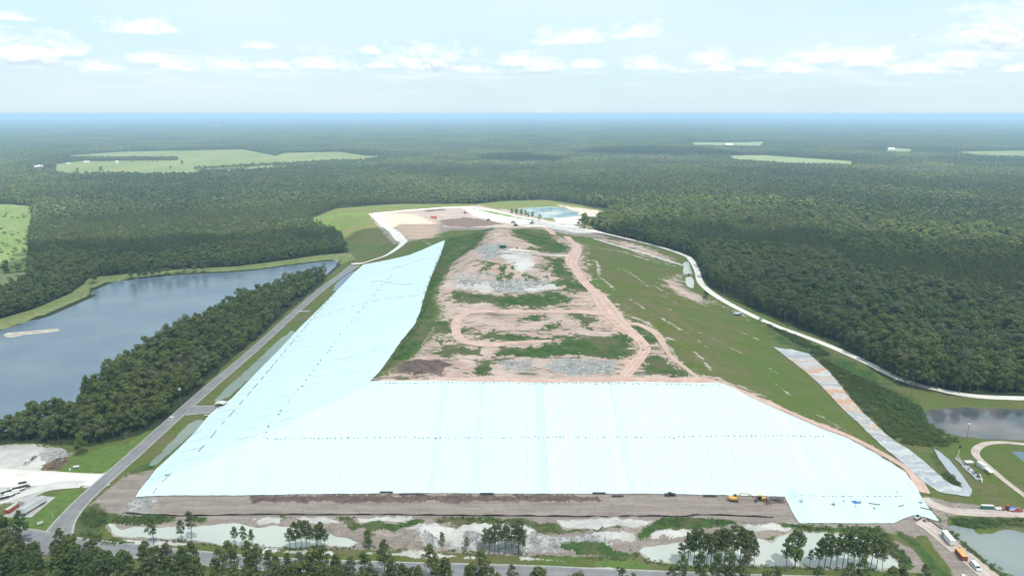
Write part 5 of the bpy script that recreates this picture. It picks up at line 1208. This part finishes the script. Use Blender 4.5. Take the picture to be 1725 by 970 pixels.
t = empty('sun_shelter', at(1665,797,0), rz, 'slanted white roof on posts just below the white equipment hut', 'shelter'); MB().box((0, 0, 2.3), (6.2, 2.0, 0.12), rx=0.25).build('roof', M_WHITE, t)
for x in (-2.8, 2.8):
    for y in (-0.8, 0.8): MB().box((x, y, 1.1+0.2*(y > 0)), (0.1, 0.1, 2.2)).build('post', M_GRY, t)
# -- portable toilets
tl = None
for i in range(6):
    lab = 'green portable toilet with a white roof in the row by the right dirt road'
    p = at(1654+i*3.4, 857+i*0.12, 0)
    if tl is None:
        tl = empty('portable_toilet', p, 0.03, lab, 'toilet', 'portable toilets'); MB().box((0, 0, 1.1), (1.0, 1.1, 2.2)).build('cabin', M_GRN, tl)
        MB().prism([(-0.58, 2.2), (0.58, 2.2), (0.3, 2.52), (-0.3, 2.52)], -0.6, 0.6).build('roof', M_WHITE, tl)
        d = MB().box((0, -0.57, 1.05), (0.7, 0.04, 1.9)).build('door', paint('toilet_door', (0.04, 0.15, 0.12), 0.5), tl); MB().box((0.25, -0.61, 1.0), (0.06, 0.05, 0.2)).build('handle', M_GRY, d)
    else: copy_tree(tl, None, loc=p, rz=0.03+random.uniform(-.08, .08))
t = empty('utility_trailer', at(1682,858.5,0), 0, 'low white trailer between the toilets and the red tractor', 'trailer'); MB().box((0, 0, 0.8), (3.2, 1.6, 0.5)).box((0.6, 0, 1.2), (1.2, 1.2, 0.5)).build('bed', M_WHITE, t)
for s in (-1, 1): wheel(t, 0, s*0.9, 0.35, 0.2)
def tractor(loc, rz, mat, label, name='tractor'):
    t = empty(name, loc, rz, label, 'tractor')
    MB().box((1.2, 0, 1.3), (2.4, 0.9, 0.9), bev=0.1).build('hood', mat, t); c = MB().box((-0.7, 0, 2.0), (1.5, 1.4, 1.5), bev=0.12).build('cab', M_GLS, t); MB().box((-0.7, 0, 2.8), (1.6, 1.5, 0.12)).build('cab_roof', mat, c)
    for s in (-1, 1):
        wheel(t, -1.0, s*0.95, 0.85, 0.45); wheel(t, 1.9, s*0.85, 0.5, 0.3); MB().box((-1.0, s*0.95, 1.75), (1.5, 0.5, 0.12)).build('fender', mat, t)
    return t
tractor(at(1694,859,0), math.pi, M_RED, 'red tractor parked beside the dirt road right of the toilets')
boxtrailer('service_wagon', at(1704,860,0), 0, 3.2, 1.8, 1.2, 0.7, M_WHITE, M_BLU, 'small white wagon with a blue top behind the red tractor', 'wagon', 1, 4)
pickup(at(1712,861,0), math.pi, M_RED, 'red pickup at the right edge, last of the row after the toilets')
# -- service road at the lower right
A, B = at(1588,899,0), at(1606,920,0); rz = math.atan2(A.y-B.y, A.x-B.x)
t = boxtrailer('office_trailer', at(1596.5,911,0), rz+math.pi, 8.6, 2.6, 2.5, 0.75, M_WHITE, M_WHITE, 'white enclosed trailer on the dirt road below the tip of the white cover', 'trailer', 2, 8)
MB().box((-2.4, -1.34, 1.9), (1.0, 0.05, 1.9)).build('side_door', M_DGR, t)
t = boxtrailer('shipping_container', at(1618.5,938,0), rz+math.pi, 6.3, 2.5, 2.5, 0.06, M_OX, M_ORANGE, 'dark red shipping container with an orange roof on the dirt road', 'container', 0, 16)
MB().box((-3.9, 1.3, 1.3), (1.2, 0.08, 2.3), rz=0.5).build('open_door', M_GRY, t)
van(at(1643,956,0), rz+math.pi, 'long white van parked last in the row on the dirt road at the lower right')
pickup(at(1622,975,0), rz+math.pi*0.55, M_WHITE, 'white pickup cut by the bottom edge beside the dirt road')
t = empty('skid_steer', at(1545,874,None), 0.4, 'white compact loader at the soil arch under the rim of the white cover', 'loader'); MB().box((-0.3, 0, 1.0), (2.4, 1.3, 1.0), bev=0.1).build('body', M_WHITE, t); MB().box((0.0, 0, 1.9), (1.3, 1.1, 1.0), bev=0.08).build('cab', M_DKG, t)
for s in (-1, 1): MB().tube([(-1.3, s*0.75, 1.7), (1.2, s*0.75, 1.2), (1.9, s*0.75, 0.4)], 0.1, 6).build('arm', M_WHITE, t)
MB().box((2.1, 0, 0.35), (0.6, 1.8, 0.6)).build('bucket', M_DGR, t)
for x in (-1, 0.6):
    for s in (-1, 1): wheel(t, x, s*0.8, 0.42, 0.3)
t0 = None
for u, v, lab in [(1557,878,'dark quad bike nearest the compact loader'), (1563.5,877,'dark quad bike farther from the compact loader')]:
    if t0 is None:
        t0 = empty('quad_bike', at(u, v, None), 1.0, lab, 'quad bike', 'quad bikes'); MB().box((0, 0, 0.75), (1.7, 0.6, 0.4), bev=0.08).build('body', M_OX, t0); MB().box((-0.2, 0, 1.0), (0.8, 0.4, 0.15)).build('seat', M_BLK, t0); MB().tube([(0.5, -0.4, 1.15), (0.5, 0.4, 1.15)], 0.04, 6).build('handlebar', M_BLK, t0)
        for x in (-.6, .6):
            for s in (-1, 1): wheel(t0, x, s*0.5, 0.3, 0.25)
    else: copy_tree(t0, None, loc=at(u, v, None), rz=1.6, label=lab)
pipe('drain_pipe', [at(1568,878,None)+Vector((0, 0, .3)), at(1577,885,None)+Vector((0, 0, .3)), at(1587,892,None)+Vector((0, 0, .3))], 0.3, M_BLK, 'black drain pipe along the dirt road up to the white enclosed trailer')
# -- earth machines on the soil bench
def tracks(t, L, gauge, w, h, z=0):
    for s in (-1, 1):
        prof = [(-L/2, h*0.4+z), (-L/2+h*0.45, z), (L/2-h*0.45, z), (L/2, h*0.4+z), (L/2-h*0.3, h+z), (-L/2+h*0.3, h+z)]
        MB().prism(prof, s*gauge/2-w/2, s*gauge/2+w/2).build('track', M_RUB, t)
def excavator(loc, rz, label, reach=1.0):
    t = empty('excavator', loc, rz, label, 'excavator'); tracks(t, 4.4, 2.6, 0.65, 0.95)
    MB().box((-0.7, 0, 1.75), (4.0, 2.8, 1.2), bev=0.15).box((-2.3, 0, 1.9), (1.3, 2.8, 1.5), bev=0.2).build('house', M_YEL, t)
    c = MB().box((0.75, 0.85, 2.55), (1.5, 1.0, 1.6), bev=0.12).build('cab', M_BLK, t); MB().box((0.8, 0.85, 2.6), (1.54, 0.9, 1.0)).build('window', M_GLS, c)
    MB().tube([(1.0, -0.2, 2.0), (3.0, -0.2, 4.6), (4.6*reach, -0.2, 5.0), (8.0*reach, -0.2, 3.9)], 0.32, 6, 0.26).build('boom', M_YEL, t)
    MB().tube([(7.4*reach, -0.2, 4.3), (9.8*reach, -0.2, 1.9), (10.6*reach, -0.2, 1.0)], 0.26, 6, 0.2).build('stick', M_OX, t)
    MB().prism([(10.2*reach, 1.2), (11.2*reach, 1.2), (11.4*reach, 0.5), (10.8*reach, 0.0), (10.1*reach, 0.2)], -0.9, 0.5).build('bucket', M_DGR, t)
    MB().tube([(1.6, -0.2, 1.8), (3.6, -0.2, 4.2)], 0.1, 6).build('ram', M_GRY, t); return t
excavator(at(1236,843,None), R(-4), 'yellow excavator reaching its long boom to the right on the soil bench', 1.08)
def dozer(loc, rz, label):
    t = empty('bulldozer', loc, rz, label, 'bulldozer'); tracks(t, 3.8, 2.0, 0.55, 1.1)
    MB().box((0.6, 0, 1.45), (2.2, 1.1, 0.9), bev=0.1).build('hood', M_YEL, t); c = MB().box((-0.9, 0, 2.1), (1.4, 1.4, 1.3)).build('cab', M_GLS, t); MB().box((-0.9, 0, 2.85), (1.7, 1.7, 0.15)).build('cab_roof', M_YEL, c)
    MB().box((2.5, 0, 0.75), (0.25, 3.2, 1.3), ry=0.15).build('blade', M_OX, t)
    for s in (-1, 1): MB().tube([(0, s*1.35, 0.6), (2.4, s*1.35, 0.5)], 0.12, 6).build('push_arm', M_YEL, t)
    return t
dozer(at(1283,842,None), R(-12), 'yellow bulldozer on the dark churned soil right of the excavator')
t = empty('belt_conveyor', at(1309,844,None), R(-40), 'tilted grey screening conveyor at the right end of the soil bench', 'conveyor'); MB().box((0, 0, 1.3), (6.0, 1.0, 0.4), ry=-0.3).build('belt', M_DGR, t)
for x in (-2, 2): MB().box((x, 0, 0.6+0.3*(x > 0)), (0.3, 1.3, 1.2)).build('support', M_GRY, t)
pickup(at(1129,834.5,None), R(3), M_BLK, 'black pickup at the toe of the white front slope'); 
rolls = [(640,662,829),(809,831,831.5),(998,1020,830.5),(1030,1050,835.5),(1184,1207,835.5),(672,716,832.5)]
names = ['first','second']
labs = ['black pipe in the bundle at the cover toe, leftmost of the six bundles','black pipe in the thin bundle just right of the leftmost one','black pipe in the bundle at the cover toe below the middle of the slope','black pipe in the bundle at the cover toe, right of the mid slope stain','black pipe in the lower bundle lying in the soil right of centre','black pipe in the bundle midway between black pickup and yellow excavator']
for (u0, u1, v), lab, gi in zip([rolls[0], rolls[5], rolls[1], rolls[2], rolls[3], rolls[4]], labs, range(6)):
    a, b = at(u0, v, None), at(u1, v, None)
    for k in range(5 if u1-u0 < 30 else 2):
        off = Vector((0, -0.36*(k % 3), 0.26+0.3*(k//3)))
        t = pipe('pipe', [a+off, b+off], 0.17, M_BLK, lab, 'pipe', 'pipe bundle %s' % 'abcdef'[gi])
# silt fence
pts = resample([tuple(P(u, v, None)[:2]) for u, v in [(212,864.5),(245,867),(320,869),(430,867),(560,867.5),(640,867),(760,868.5),(860,869),(950,870),(1010,870.5),(1100,869.5),(1150,870.5),(1180,867.5),(1240,869),(1303,872)]], 2.4)
t = empty('silt_fence', (pts[0][0], pts[0][1], 0), 0, 'long low black silt fence between the soil bench and the sandy borrow pits', 'fence')
fb = MB(); o0 = Vector((pts[0][0], pts[0][1], 0)); hh = [0.8+0.22*math.sin(i*0.9)+random.uniform(-.12, .12) for i in range(len(pts))]
for i in range(len(pts)-1):
    a, b = Vector((*pts[i], 0))-o0, Vector((*pts[i+1], 0))-o0; k = len(fb.v)
    for p_, h_ in ((a, hh[i]), (b, hh[i+1])):
        for dy in (-0.04, 0.04): fb.v += [p_+Vector((0, dy, -0.3)), p_+Vector((0, dy, h_))]
    fb.f += [[k, k+4, k+5, k+1], [k+2, k+3, k+7, k+6], [k+1, k+5, k+7, k+3]]
fb.build('fabric', M_BLK, t)
for i in range(0, len(pts)-1, 3): p = Vector((*pts[i], 0))-o0; MB().box((p.x, p.y-0.08, 0.45), (0.08, 0.08, 1.3)).build('stake', M_WOOD, t)
# -- sandbags and weights on the white cover
sbm = MB().box((0, 0, 0.16), (0.95, 0.6, 0.32), bev=0.14).build('sandbag', M_TANS).data
for o in list(bpy.data.objects):
    if o.name.startswith('sandbag'): bpy.data.objects.remove(o)
def cover_z(x, y): return HZ(x, y)+0.44+float(tarp_wr(np.array([x]), np.array([y]))[0])
nb_ = 0
def bag(x, y, label, group, s=1.0, rz=None):
    global nb_; nb_ += 1
    o = bpy.data.objects.new('sandbag', sbm); COL.objects.link(o); o.location = (x, y, cover_z(x, y)); o.rotation_euler = (0, 0, random.uniform(0, 3.14) if rz is None else rz); o.scale = (s, s, s)
    tag(o, label, 'sandbag', group)
def bagline(pix, n, jit, label, group, s=1.0):
    w_ = resample([tuple(P(u, v)[:2]) for u, v in pix], 1.0)
    for k in range(n):
        i = int((k+random.uniform(0, .8))/n*(len(w_)-1)); bag(w_[i][0]+random.gauss(0, jit), w_[i][1]+random.gauss(0, jit), label, group, s*random.uniform(0.7, 1.2))
bagline([(446,733),(470,740),(700,738),(1000,738),(1395,736)], 125, 0.25, 'dark sandbag in the long row across the middle of the white front slope', 'sandbags of the middle row', 1.0)
bagline([(640,646.5),(900,647),(1215,650)], 80, 0.35, 'dark sandbag along the crest of the white front slope', 'sandbags of the crest row', 1.1)
bagline([(1340,836),(1400,837),(1530,837)], 28, 0.15, 'dark sandbag in the short dotted row on the right flap of the cover', 'sandbags of the right flap', 0.8)
bagline([(445,733),(468,700),(500,660),(540,610),(590,545),(640,485),(662,462)], 40, 0.5, 'dark sandbag in the broken line down the middle of the left slope', 'sandbags of the left slope', 1.4)
for i in range(22):
    x, y = random.uniform(-120, 190), random.uniform(340, 412)
    if y > 333+(220-x)*1.1: continue
    bag(x, y, 'stray sandbag lying loose on the white front slope', 'stray sandbags', 0.7)
# weight tubes (dark) along the anchor trench of the left slope and across it
def tubeline(pix, seg, gap, r, label, group, mat=None, jit=0.2):
    w_ = resample([tuple(P(u, v)[:2]) for u, v in pix], 1.0); i = 0
    while i+seg < len(w_):
        s_ = seg if isinstance(seg, int) else seg
        L = int(s_*random.uniform(0.5, 1.3)); j = min(i+max(2, L), len(w_)-1); pts = []
        for k in range(i, j+1, 2):
            x, y = w_[k][0]+random.gauss(0, jit*0.4), w_[k][1]+random.gauss(0, jit*0.4); pts.append(Vector((x, y, cover_z(x, y)+r*0.6)))
        if len(pts) > 1: pipe('sand_tube', pts, r, mat or M_TANS, label, 'tube', group)
        i = j+int(gap*random.uniform(0.4, 1.8))+1
tubeline([(334,762),(352,742),(372,718),(395,692),(440,640),(480,592),(520,545),(560,498),(600,452)], 9, 5, 0.24, 'dark weight tube in the dashed line along the lower rim of the left slope', 'weight tubes of the lower rim')
tubeline([(624,476),(640,474),(665,478),(685,480),(718,472)], 14, 1, 0.14, 'thin dark tube snaking up the far half of the left slope', 'thin tubes on the far left slope')
tubeline([(660,452),(680,448),(705,438),(736,432)], 14, 1, 0.14, 'thin dark tube nearest the far tip of the left slope', 'thin tubes at the far tip')
tubeline([(478,548+0),(520,540),(620,510),(712,497)], 10, 4, 0.10, 'faint thin tube crossing the upper left slope', 'faint tubes of the left slope')
tubeline([(258,832),(262,826),(278,808),(292,795)], 7, 2, 0.16, 'dark tube at the lower left corner of the cover', 'tubes of the lower left corner')
# small gear on the right flap
p = at(1440,847,None); t = empty('blue_tarpaulin', (p.x, p.y, cover_z(p.x, p.y)), 0, 'bright blue tarpaulin spread on the right flap of the white cover', 'tarpaulin'); co, q = sheet_grid(np.array([(-1.6, 1.2), (1.0, 1.3), (1.9, -1.0), (-0.6, -1.2)]), 0.4, 0.0, 'flat'); co[:, 2] = 0.35+0.12*np.sin(co[:, 0]*2.1)+0.1*np.cos(co[:, 1]*3); link_mesh('cloth', fast_mesh('cloth', co, q), M_BLU, t)
for u0, v0, u1, v1, lab in [(1463,849,1482,851.5,'long dark pipe on the right flap, just right of the welding gear'), (1550,856,1570,861,'long dark pipe on the right flap nearest the cover tip'), (1514,854,1522,852.5,'short dark pipe between the two long ones on the right flap'), (1471,856,1474,858.5,'very short dark pipe below the long one on the right flap')]:
    a, b = at(u0, v0, None), at(u1, v1, None); pipe('pipe', [(a.x, a.y, cover_z(a.x, a.y)+0.25), (b.x, b.y, cover_z(b.x, b.y)+0.25)], 0.22, M_DGR, lab)
for u, v, lab in [(1449,848,'grey welding rig on the right flap beside the blue tarpaulin'), (1551,848,'grey welding rig on the right flap near its right rim'), (1350,846,'grey welding rig near the left edge of the right flap'), (1404,851,'grey welding rig lying left of the standing workers')]:
    p = at(u, v, None); t = empty('welding_rig', (p.x, p.y, cover_z(p.x, p.y)), random.uniform(0, 3), lab, 'rig'); MB().box((0, 0, 0.4), (1.3, 0.7, 0.5), bev=0.08).build('machine_box', M_GRY, t)
    for k in range(3): a = k*2.1; MB().tube([(math.cos(a)*1.3, math.sin(a)*1.3, 0.05), (0, 0, 2.2)], 0.05, 5).build('tripod_leg', M_DGR, t)
    MB().tube([(-1.2, 0.4, 0.1), (0, 1.0, 0.1), (1.4, 0.5, 0.1)], 0.07, 5).build('cable', M_BLK, t)
# dark markings at the lower left corner
p = at(283,801,None); t = empty('liner_sheet', (p.x, p.y, cover_z(p.x, p.y)), 0, 'small dark plank like sheet near the lower left corner of the cover', 'sheet'); MB().box((0, 0, 0.1), (3.6, 0.8, 0.1)).build('sheet_body', M_DGR, t)
# workers: one continuous skinned body with clothing colour, helmet as a child
def person(loc, rz, label, coat, pose=0.0):
    t = empty('person', loc, rz, label, 'person')
    J = {'pel': (0, 0, .95), 'bel': (0, 0, 1.10), 'che': (.02, 0, 1.35), 'nec': (.02, 0, 1.50), 'hd0': (.03, 0, 1.60), 'hd1': (.04, 0, 1.74),
         'hl': (0, .10, .90), 'kl': (.05, .12, .50), 'al': (-.02, .13, .08), 'tl': (.14, .14, .03), 'hr': (0, -.10, .90), 'kr': (.04+pose*.1, -.12, .50), 'ar': (-.04, -.13, .08), 'tr': (.12, -.14, .03),
         'sl': (.02, .19, 1.42), 'el': (.02, .25, 1.15), 'wl': (.14+pose*.2, .24, .92), 'ml': (.17+pose*.22, .23, .84), 'sr': (.02, -.19, 1.42), 'er': (.0, -.25, 1.15), 'wr': (.12, -.25, .92), 'mr': (.14, -.24, .84)}
    rad = {'pel': .15, 'bel': .14, 'che': .16, 'nec': .06, 'hd0': .085, 'hd1': .09, 'hl': .09, 'kl': .065, 'al': .045, 'tl': .04, 'hr': .09, 'kr': .065, 'ar': .045, 'tr': .04, 'sl': .06, 'el': .045, 'wl': .032, 'ml': .035, 'sr': .06, 'er': .045, 'wr': .032, 'mr': .035}
    ks = list(J); E = [('pel','bel'),('bel','che'),('che','nec'),('nec','hd0'),('hd0','hd1'),('pel','hl'),('hl','kl'),('kl','al'),('al','tl'),('pel','hr'),('hr','kr'),('kr','ar'),('ar','tr'),('che','sl'),('sl','el'),('el','wl'),('wl','ml'),('che','sr'),('sr','er'),('er','wr'),('wr','mr')]
    me = bpy.data.meshes.new('body'); me.from_pydata([J[k] for k in ks], [(ks.index(a), ks.index(b)) for a, b in E], []); o = link_mesh('body', me, coat, t)
    md = o.modifiers.new('skin', 'SKIN'); 
    for i, k in enumerate(ks): me.skin_vertices[0].data[i].radius = (rad[k], rad[k])
    me.skin_vertices[0].data[0].use_root = True; o.modifiers.new('sub', 'SUBSURF').levels = 1
    MB().tube([(.04, 0, 1.72), (.04, 0, 1.80), (.04, 0, 1.84)], .13, 10, .05).build('helmet', M_WHITE, t); return t
C1 = paint('dark_workwear', (0.05, 0.06, 0.08), 0.9, 0, 0.2, 3); C2 = paint('brown_workwear', (0.12, 0.08, 0.06), 0.9, 0, 0.2, 3)
for u, v, lab, cm_ in [(1421,847,'worker in dark clothes standing left of the blue tarpaulin', C1), (1441,855,'worker in dark clothes standing just below the blue tarpaulin', C1), (1511,832,'worker in dark clothes high on the right flap near the soil rim', C1), (1567,834,'worker standing on the soil between the white cover and the grey strip', C2)]:
    p = at(u, v, None); person((p.x, p.y, cover_z(p.x, p.y)-0.02 if u < 1560 else p.z), random.uniform(0, 6), lab, cm_, random.random())
# -- top deck and far working area
boxtrailer('tool_container', at(847,418,None), 0.05, 7.5, 2.6, 3.0, 0.1, M_DKG, M_DKG, 'dark green container on the pale top of the mound', 'container', 0, 10)
t = empty('barrel', at(871,419.5,None), 0, 'dark red upright tank right of the dark green container', 'tank'); MB().tube([(0, 0, 0), (0, 0, 2.4)], 0.9, 12).build('shell', M_OX, t)
MB2 = [(850,425,'grey flat sheet pile below the dark green container')]
t = empty('sheet_pile', at(850,427,None), 0, MB2[0][2], 'sheets'); MB().box((0, 0, 0.5), (15, 6.0, 0.5)).build('sheets', M_GRY, t)
dozer(at(733,369,None), R(190), 'bulldozer seen far off on the pale work area, left one'); 
t = tractor(at(784,360,None), R(20), M_RED, 'red tractor far off near the back of the work area', 'farm_tractor'); t.scale = (1.6,)*3
boxtrailer('haul_truck', at(731,368,None), 0.05, 11, 3.2, 3.0, 1.0, M_RED, M_RED, 'long red haul trailer on the pale work area at the back', 'trailer', 2, 8)
for u, v, lab, rz_ in [(864,376,'dark compactor at the left end of the tipped waste', 0.3), (869,381,'dark compactor nearest the clay road beside the tipped waste', 2.5), (823,372,'grey compactor alone in the middle of the work area', 3.0), (896,377,'dark compactor on top of the tipped waste', 1.0)]:
    t = empty('compactor', at(u, v, None), rz_, lab, 'compactor'); MB().box((0, 0, 2.2), (6.5, 3.0, 1.8), bev=0.2).build('body', M_DGR, t); MB().box((0.5, 0, 3.9), (2.0, 2.0, 1.6)).build('cab', M_GLS, t); MB().box((4.2, 0, 1.6), (0.3, 4.6, 2.2)).build('blade', M_YEL, t)
    for x in (-2.2, 2.2):
        for s in (-1, 1): wheel(t, x, s*1.6, 1.0, 1.0)
for u, v, s in [(1083,590,1.6),(1080,579,1.1),(1093,583,1.0),(1040,547,1.0),(1036,540,.8),(1042,629,1.0),(1083,635,.8),(1085,581,.7)]:
    p = at(u, v, None); t = empty('dirt_clod', p, random.uniform(0, 3), 'dark clod of earth dropped on the clay road of the top deck', 'clod', 'clods on the clay road'); m_ = rock(int(u)); m_.materials.clear(); link_mesh('clod', m_, M_DGR, t); t.scale = (s*1.5, s*1.5, s*1.5)
# -- buildings far off
def building(u, v, L, w, h, rz, wall, roof, label, name='farm_house', cat='house'):
    t = empty(name, at(u, v, 0), rz, label, cat)
    MB().box((0, 0, h/2), (L, w, h)).build('wall', wall, t)
    M = Matrix.Rotation(math.pi/2, 4, 'Z')
    MB().prism([(-w/2-0.5, h), (0, h+w*0.22), (w/2+0.5, h), (w/2+0.5, h+0.15), (0, h+w*0.22+0.2), (-w/2-0.5, h+0.15)], -L/2-0.6, L/2+0.6, M).build('roof', roof, t)
    MB().box((0, -w/2-0.03, h*0.4), (L*0.12, 0.08, h*0.8)).build('door', M_DGR, t)
    for s in (-1, 1): MB().box((s*L*0.3, -w/2-0.03, h*0.55), (L*0.12, 0.08, h*0.35)).build('window', M_GLS, t)
    return t
RW = paint('bright_roof', (0.72, 0.73, 0.74), 0.4, 0, 0.1, 0.3); RG = paint('grey_roof', (0.42, 0.42, 0.42), 0.5, 0, 0.2, 0.3); WL = paint('pale_wall', (0.55, 0.52, 0.47), 0.7, 0, 0.2, 0.5)
FB = [(366,214,60,30,14,'white warehouse alone in the blue distance at the left'), (703,239,40,18,8,'pale roofed house, left of the pair in the distant forest'), (721,239,34,16,8,'pale roofed house, right of the pair in the distant forest'),
      (997,239,38,18,8,'pale roofed house alone in the distance above the dark cloud shade'), (1181,239,44,20,8,'small pale house at the left of the distant hamlet'), (1195,238,34,18,8,'pale house between the hamlet edge and the bright warehouse'),
      (1227,246,52,22,10,'bright white warehouse of the distant hamlet'), (1274,235,24,16,9,'tiny pale house farthest right in the distant hamlet'), (1500,253,42,20,8,'long pale barn by the clearing on the right'), (803,278,16,12,7,'small pale hut at the left end of the dark shaded wood')]
for u, v, L, w_, h, lab in FB: building(u, v, L, w_, h, random.uniform(-.3, .3), WL, RW, lab)
building(147,274.5,24,12,5,0.1,WL,RG,'grey roofed farm house under the trees by the left field'); building(198,276,9,8,9,0.2,WL,RW,'small tall white shed on the edge of the left field','shed','shed')
building(66,283,26,14,7,0.3,WL,RW,'bright white barn among the trees left of the green field','barn','barn'); building(12,286,26,12,5,0.2,WL,RG,'grey roofed house half hidden in trees at the left edge')
building(34,289,22,12,5,-0.2,WL,RG,'grey roofed house just left of the bright white barn'); building(116,277,14,9,4,0,WL,RG,'small low house at the left corner of the green field')
building(790,350,16,9,5,0.1,M_WHITE,M_WHITE,'white shed at the back corner of the work area','work_shed','shed')
# sandbar in the lake
sb = PP([(4,563),(10,559),(22,558),(40,557),(70,554),(98,552),(104,554),(96,557),(70,560),(40,563),(20,567),(8,567)], 0)
co, q = sheet_grid(sb, 1.5, 0.0, lambda x, y: -0.95+np.clip(sdist(sb, x, y)/2.0, -0.5, 1)*0.9); co[:, 2] = np.where(co[:, 2] > -0.2, -0.2+0.1*wob(co[:, 0], co[:, 1], 3.0), co[:, 2])
o = link_mesh('sandbar', fast_mesh('sandbar', co, q), paint('bar_sand', (0.45, 0.40, 0.34), 0.9, 0, 0.5, 0.15, (0.16, 0.15, 0.10))); o['kind'] = 'structure'
# culverts under the edge of the left slope
for u, v, lab in [(512,525,'grey concrete culvert head between the road ditch and the left slope, nearer one'), (617,456,'grey concrete culvert head at the far end of the left slope')]:
    t = empty('culvert', at(u, v, 0), 0.1, lab, 'culvert'); MB().box((0, 0, 0.4), (12, 2.4, 0.9)).build('headwall', M_CON, t); MB().tube([(-6.5, 0, 0.3), (-8.5, 0, 0.2)], 0.5, 10).build('pipe_mouth', M_GRY, t)

# ------------------------------------------------------------------ air
mb = MB().box((0, 22000, 98.0), (93000, 54000, 209)); hz = mb.build('haze', None)
m, t = newmat('haze_air'); m.node_tree.nodes.clear()
vol = t.n('ShaderNodeVolumePrincipled', {'Color': c4(0.38, 0.57, 0.78), 'Density': 0.000105, 'Anisotropy': 0.0})
t.n('ShaderNodeOutputMaterial', {1: vol.outputs[0]})
hz.data.materials.append(m); hz['kind'] = 'stuff'; hz['label'] = 'pale blue summer haze lying over the land'; hz['category'] = 'haze'

# clouds high over the site: real bodies whose shade falls on the land below
m, t = newmat('cloud_body'); t_d = t.n('ShaderNodeBsdfDiffuse', {0: c4(0.9, 0.92, 0.95)}); t_t = t.n('ShaderNodeBsdfTranslucent', {0: c4(0.9, 0.92, 0.95)})
mx1 = t.n('ShaderNodeMixShader', {0: 0.5, 1: t_d.outputs[0], 2: t_t.outputs[0]}); tr = t.n('ShaderNodeBsdfTransparent')
mx2 = t.n('ShaderNodeMixShader', {0: 0.58, 1: mx1.outputs[0], 2: tr.outputs[0]}); t.n('ShaderNodeOutputMaterial', {0: mx2.outputs[0]})
CM = m
def cloud(poly, alt, thick, seed, name, label):
    """poly: outline of the shade on the ground; the body floats toward the sun from it"""
    off = np.array([sd.x, sd.y])/sd.z*alt; poly = np.asarray(poly)+off
    step = (poly.max(0)-poly.min(0)).max()/64
    x0, y0 = poly.min(0)-step*3; x1, y1 = poly.max(0)+step*3
    xs = np.arange(x0, x1, step); ys = np.arange(y0, y1, step); A, B = np.meshgrid(xs, ys, indexing='ij')
    d = sdist(poly, A.ravel(), B.ravel()).reshape(A.shape) + step*1.6*wob(A, B, step*2.2, seed) + step*0.7*wob(A, B, step*0.8, seed+3)
    ins = (d[:-1, :-1] > 0) & (d[1:, 1:] > 0) & (d[1:, :-1] > 0) & (d[:-1, 1:] > 0)
    pr = np.clip(d/(step*9), 0, 1)**0.6
    top = alt+thick*pr*(0.7+0.3*wob(A, B, step*3, seed+1)); bot = alt-thick*0.15*pr*(0.8+0.4*wob(A, B, step*2, seed+2))
    used = np.zeros(A.shape, bool)
    for a, b in ((slice(None, -1), slice(None, -1)), (slice(1, None), slice(None, -1)), (slice(1, None), slice(1, None)), (slice(None, -1), slice(1, None))): used[a, b] |= ins
    idx = -np.ones(A.shape, int); idx[used] = np.arange(used.sum()); n = used.sum()
    co = np.concatenate([np.stack([A[used], B[used], top[used]+2], 1), np.stack([A[used], B[used], bot[used]-2], 1)])
    I, J = np.where(ins); qt = np.stack([idx[I, J], idx[I+1, J], idx[I+1, J+1], idx[I, J+1]], 1); qb = qt[:, ::-1]+n
    side = []
    def e(i0, j0, i1, j1): side.append([idx[i0, j0], idx[i1, j1], idx[i1, j1]+n, idx[i0, j0]+n])
    for i, j in zip(I, J):
        if j == 0 or not ins[i, j-1]: e(i+1, j, i, j)
        if j == ins.shape[1]-1 or not ins[i, j+1]: e(i, j+1, i+1, j+1)
        if i == 0 or not ins[i-1, j]: e(i, j, i, j+1)
        if i == ins.shape[0]-1 or not ins[i+1, j]: e(i+1, j+1, i+1, j)
    q = np.concatenate([qt, qb, np.array(side)])
    o = link_mesh(name, fast_mesh(name, co, q), CM); o['kind'] = 'structure'; return o
near_shade = PP([(-60,450),(60,425),(170,412),(340,405),(560,398),(700,392),(800,390),(880,392),(985,388),(1090,380),(1200,386),(1300,392),(1450,408),(1600,420),(1725,428),(1850,432)], 0)
near_shade = np.vstack([near_shade, [(1500, 600), (1300, -200), (-700, -200), (-760, 500)]])
cloud(near_shade, 1000, 160, 2.0, 'cloud', '')
cloud(PP([(800,268),(830,263),(880,262),(960,270),(940,277),(860,277),(810,274)], 0), 1000, 120, 5.0, 'cloud', '')
cloud(PP([(960,262),(1000,252),(1100,250),(1180,252),(1260,262),(1180,266),(1050,265)], 0), 1000, 120, 7.0, 'cloud', '')
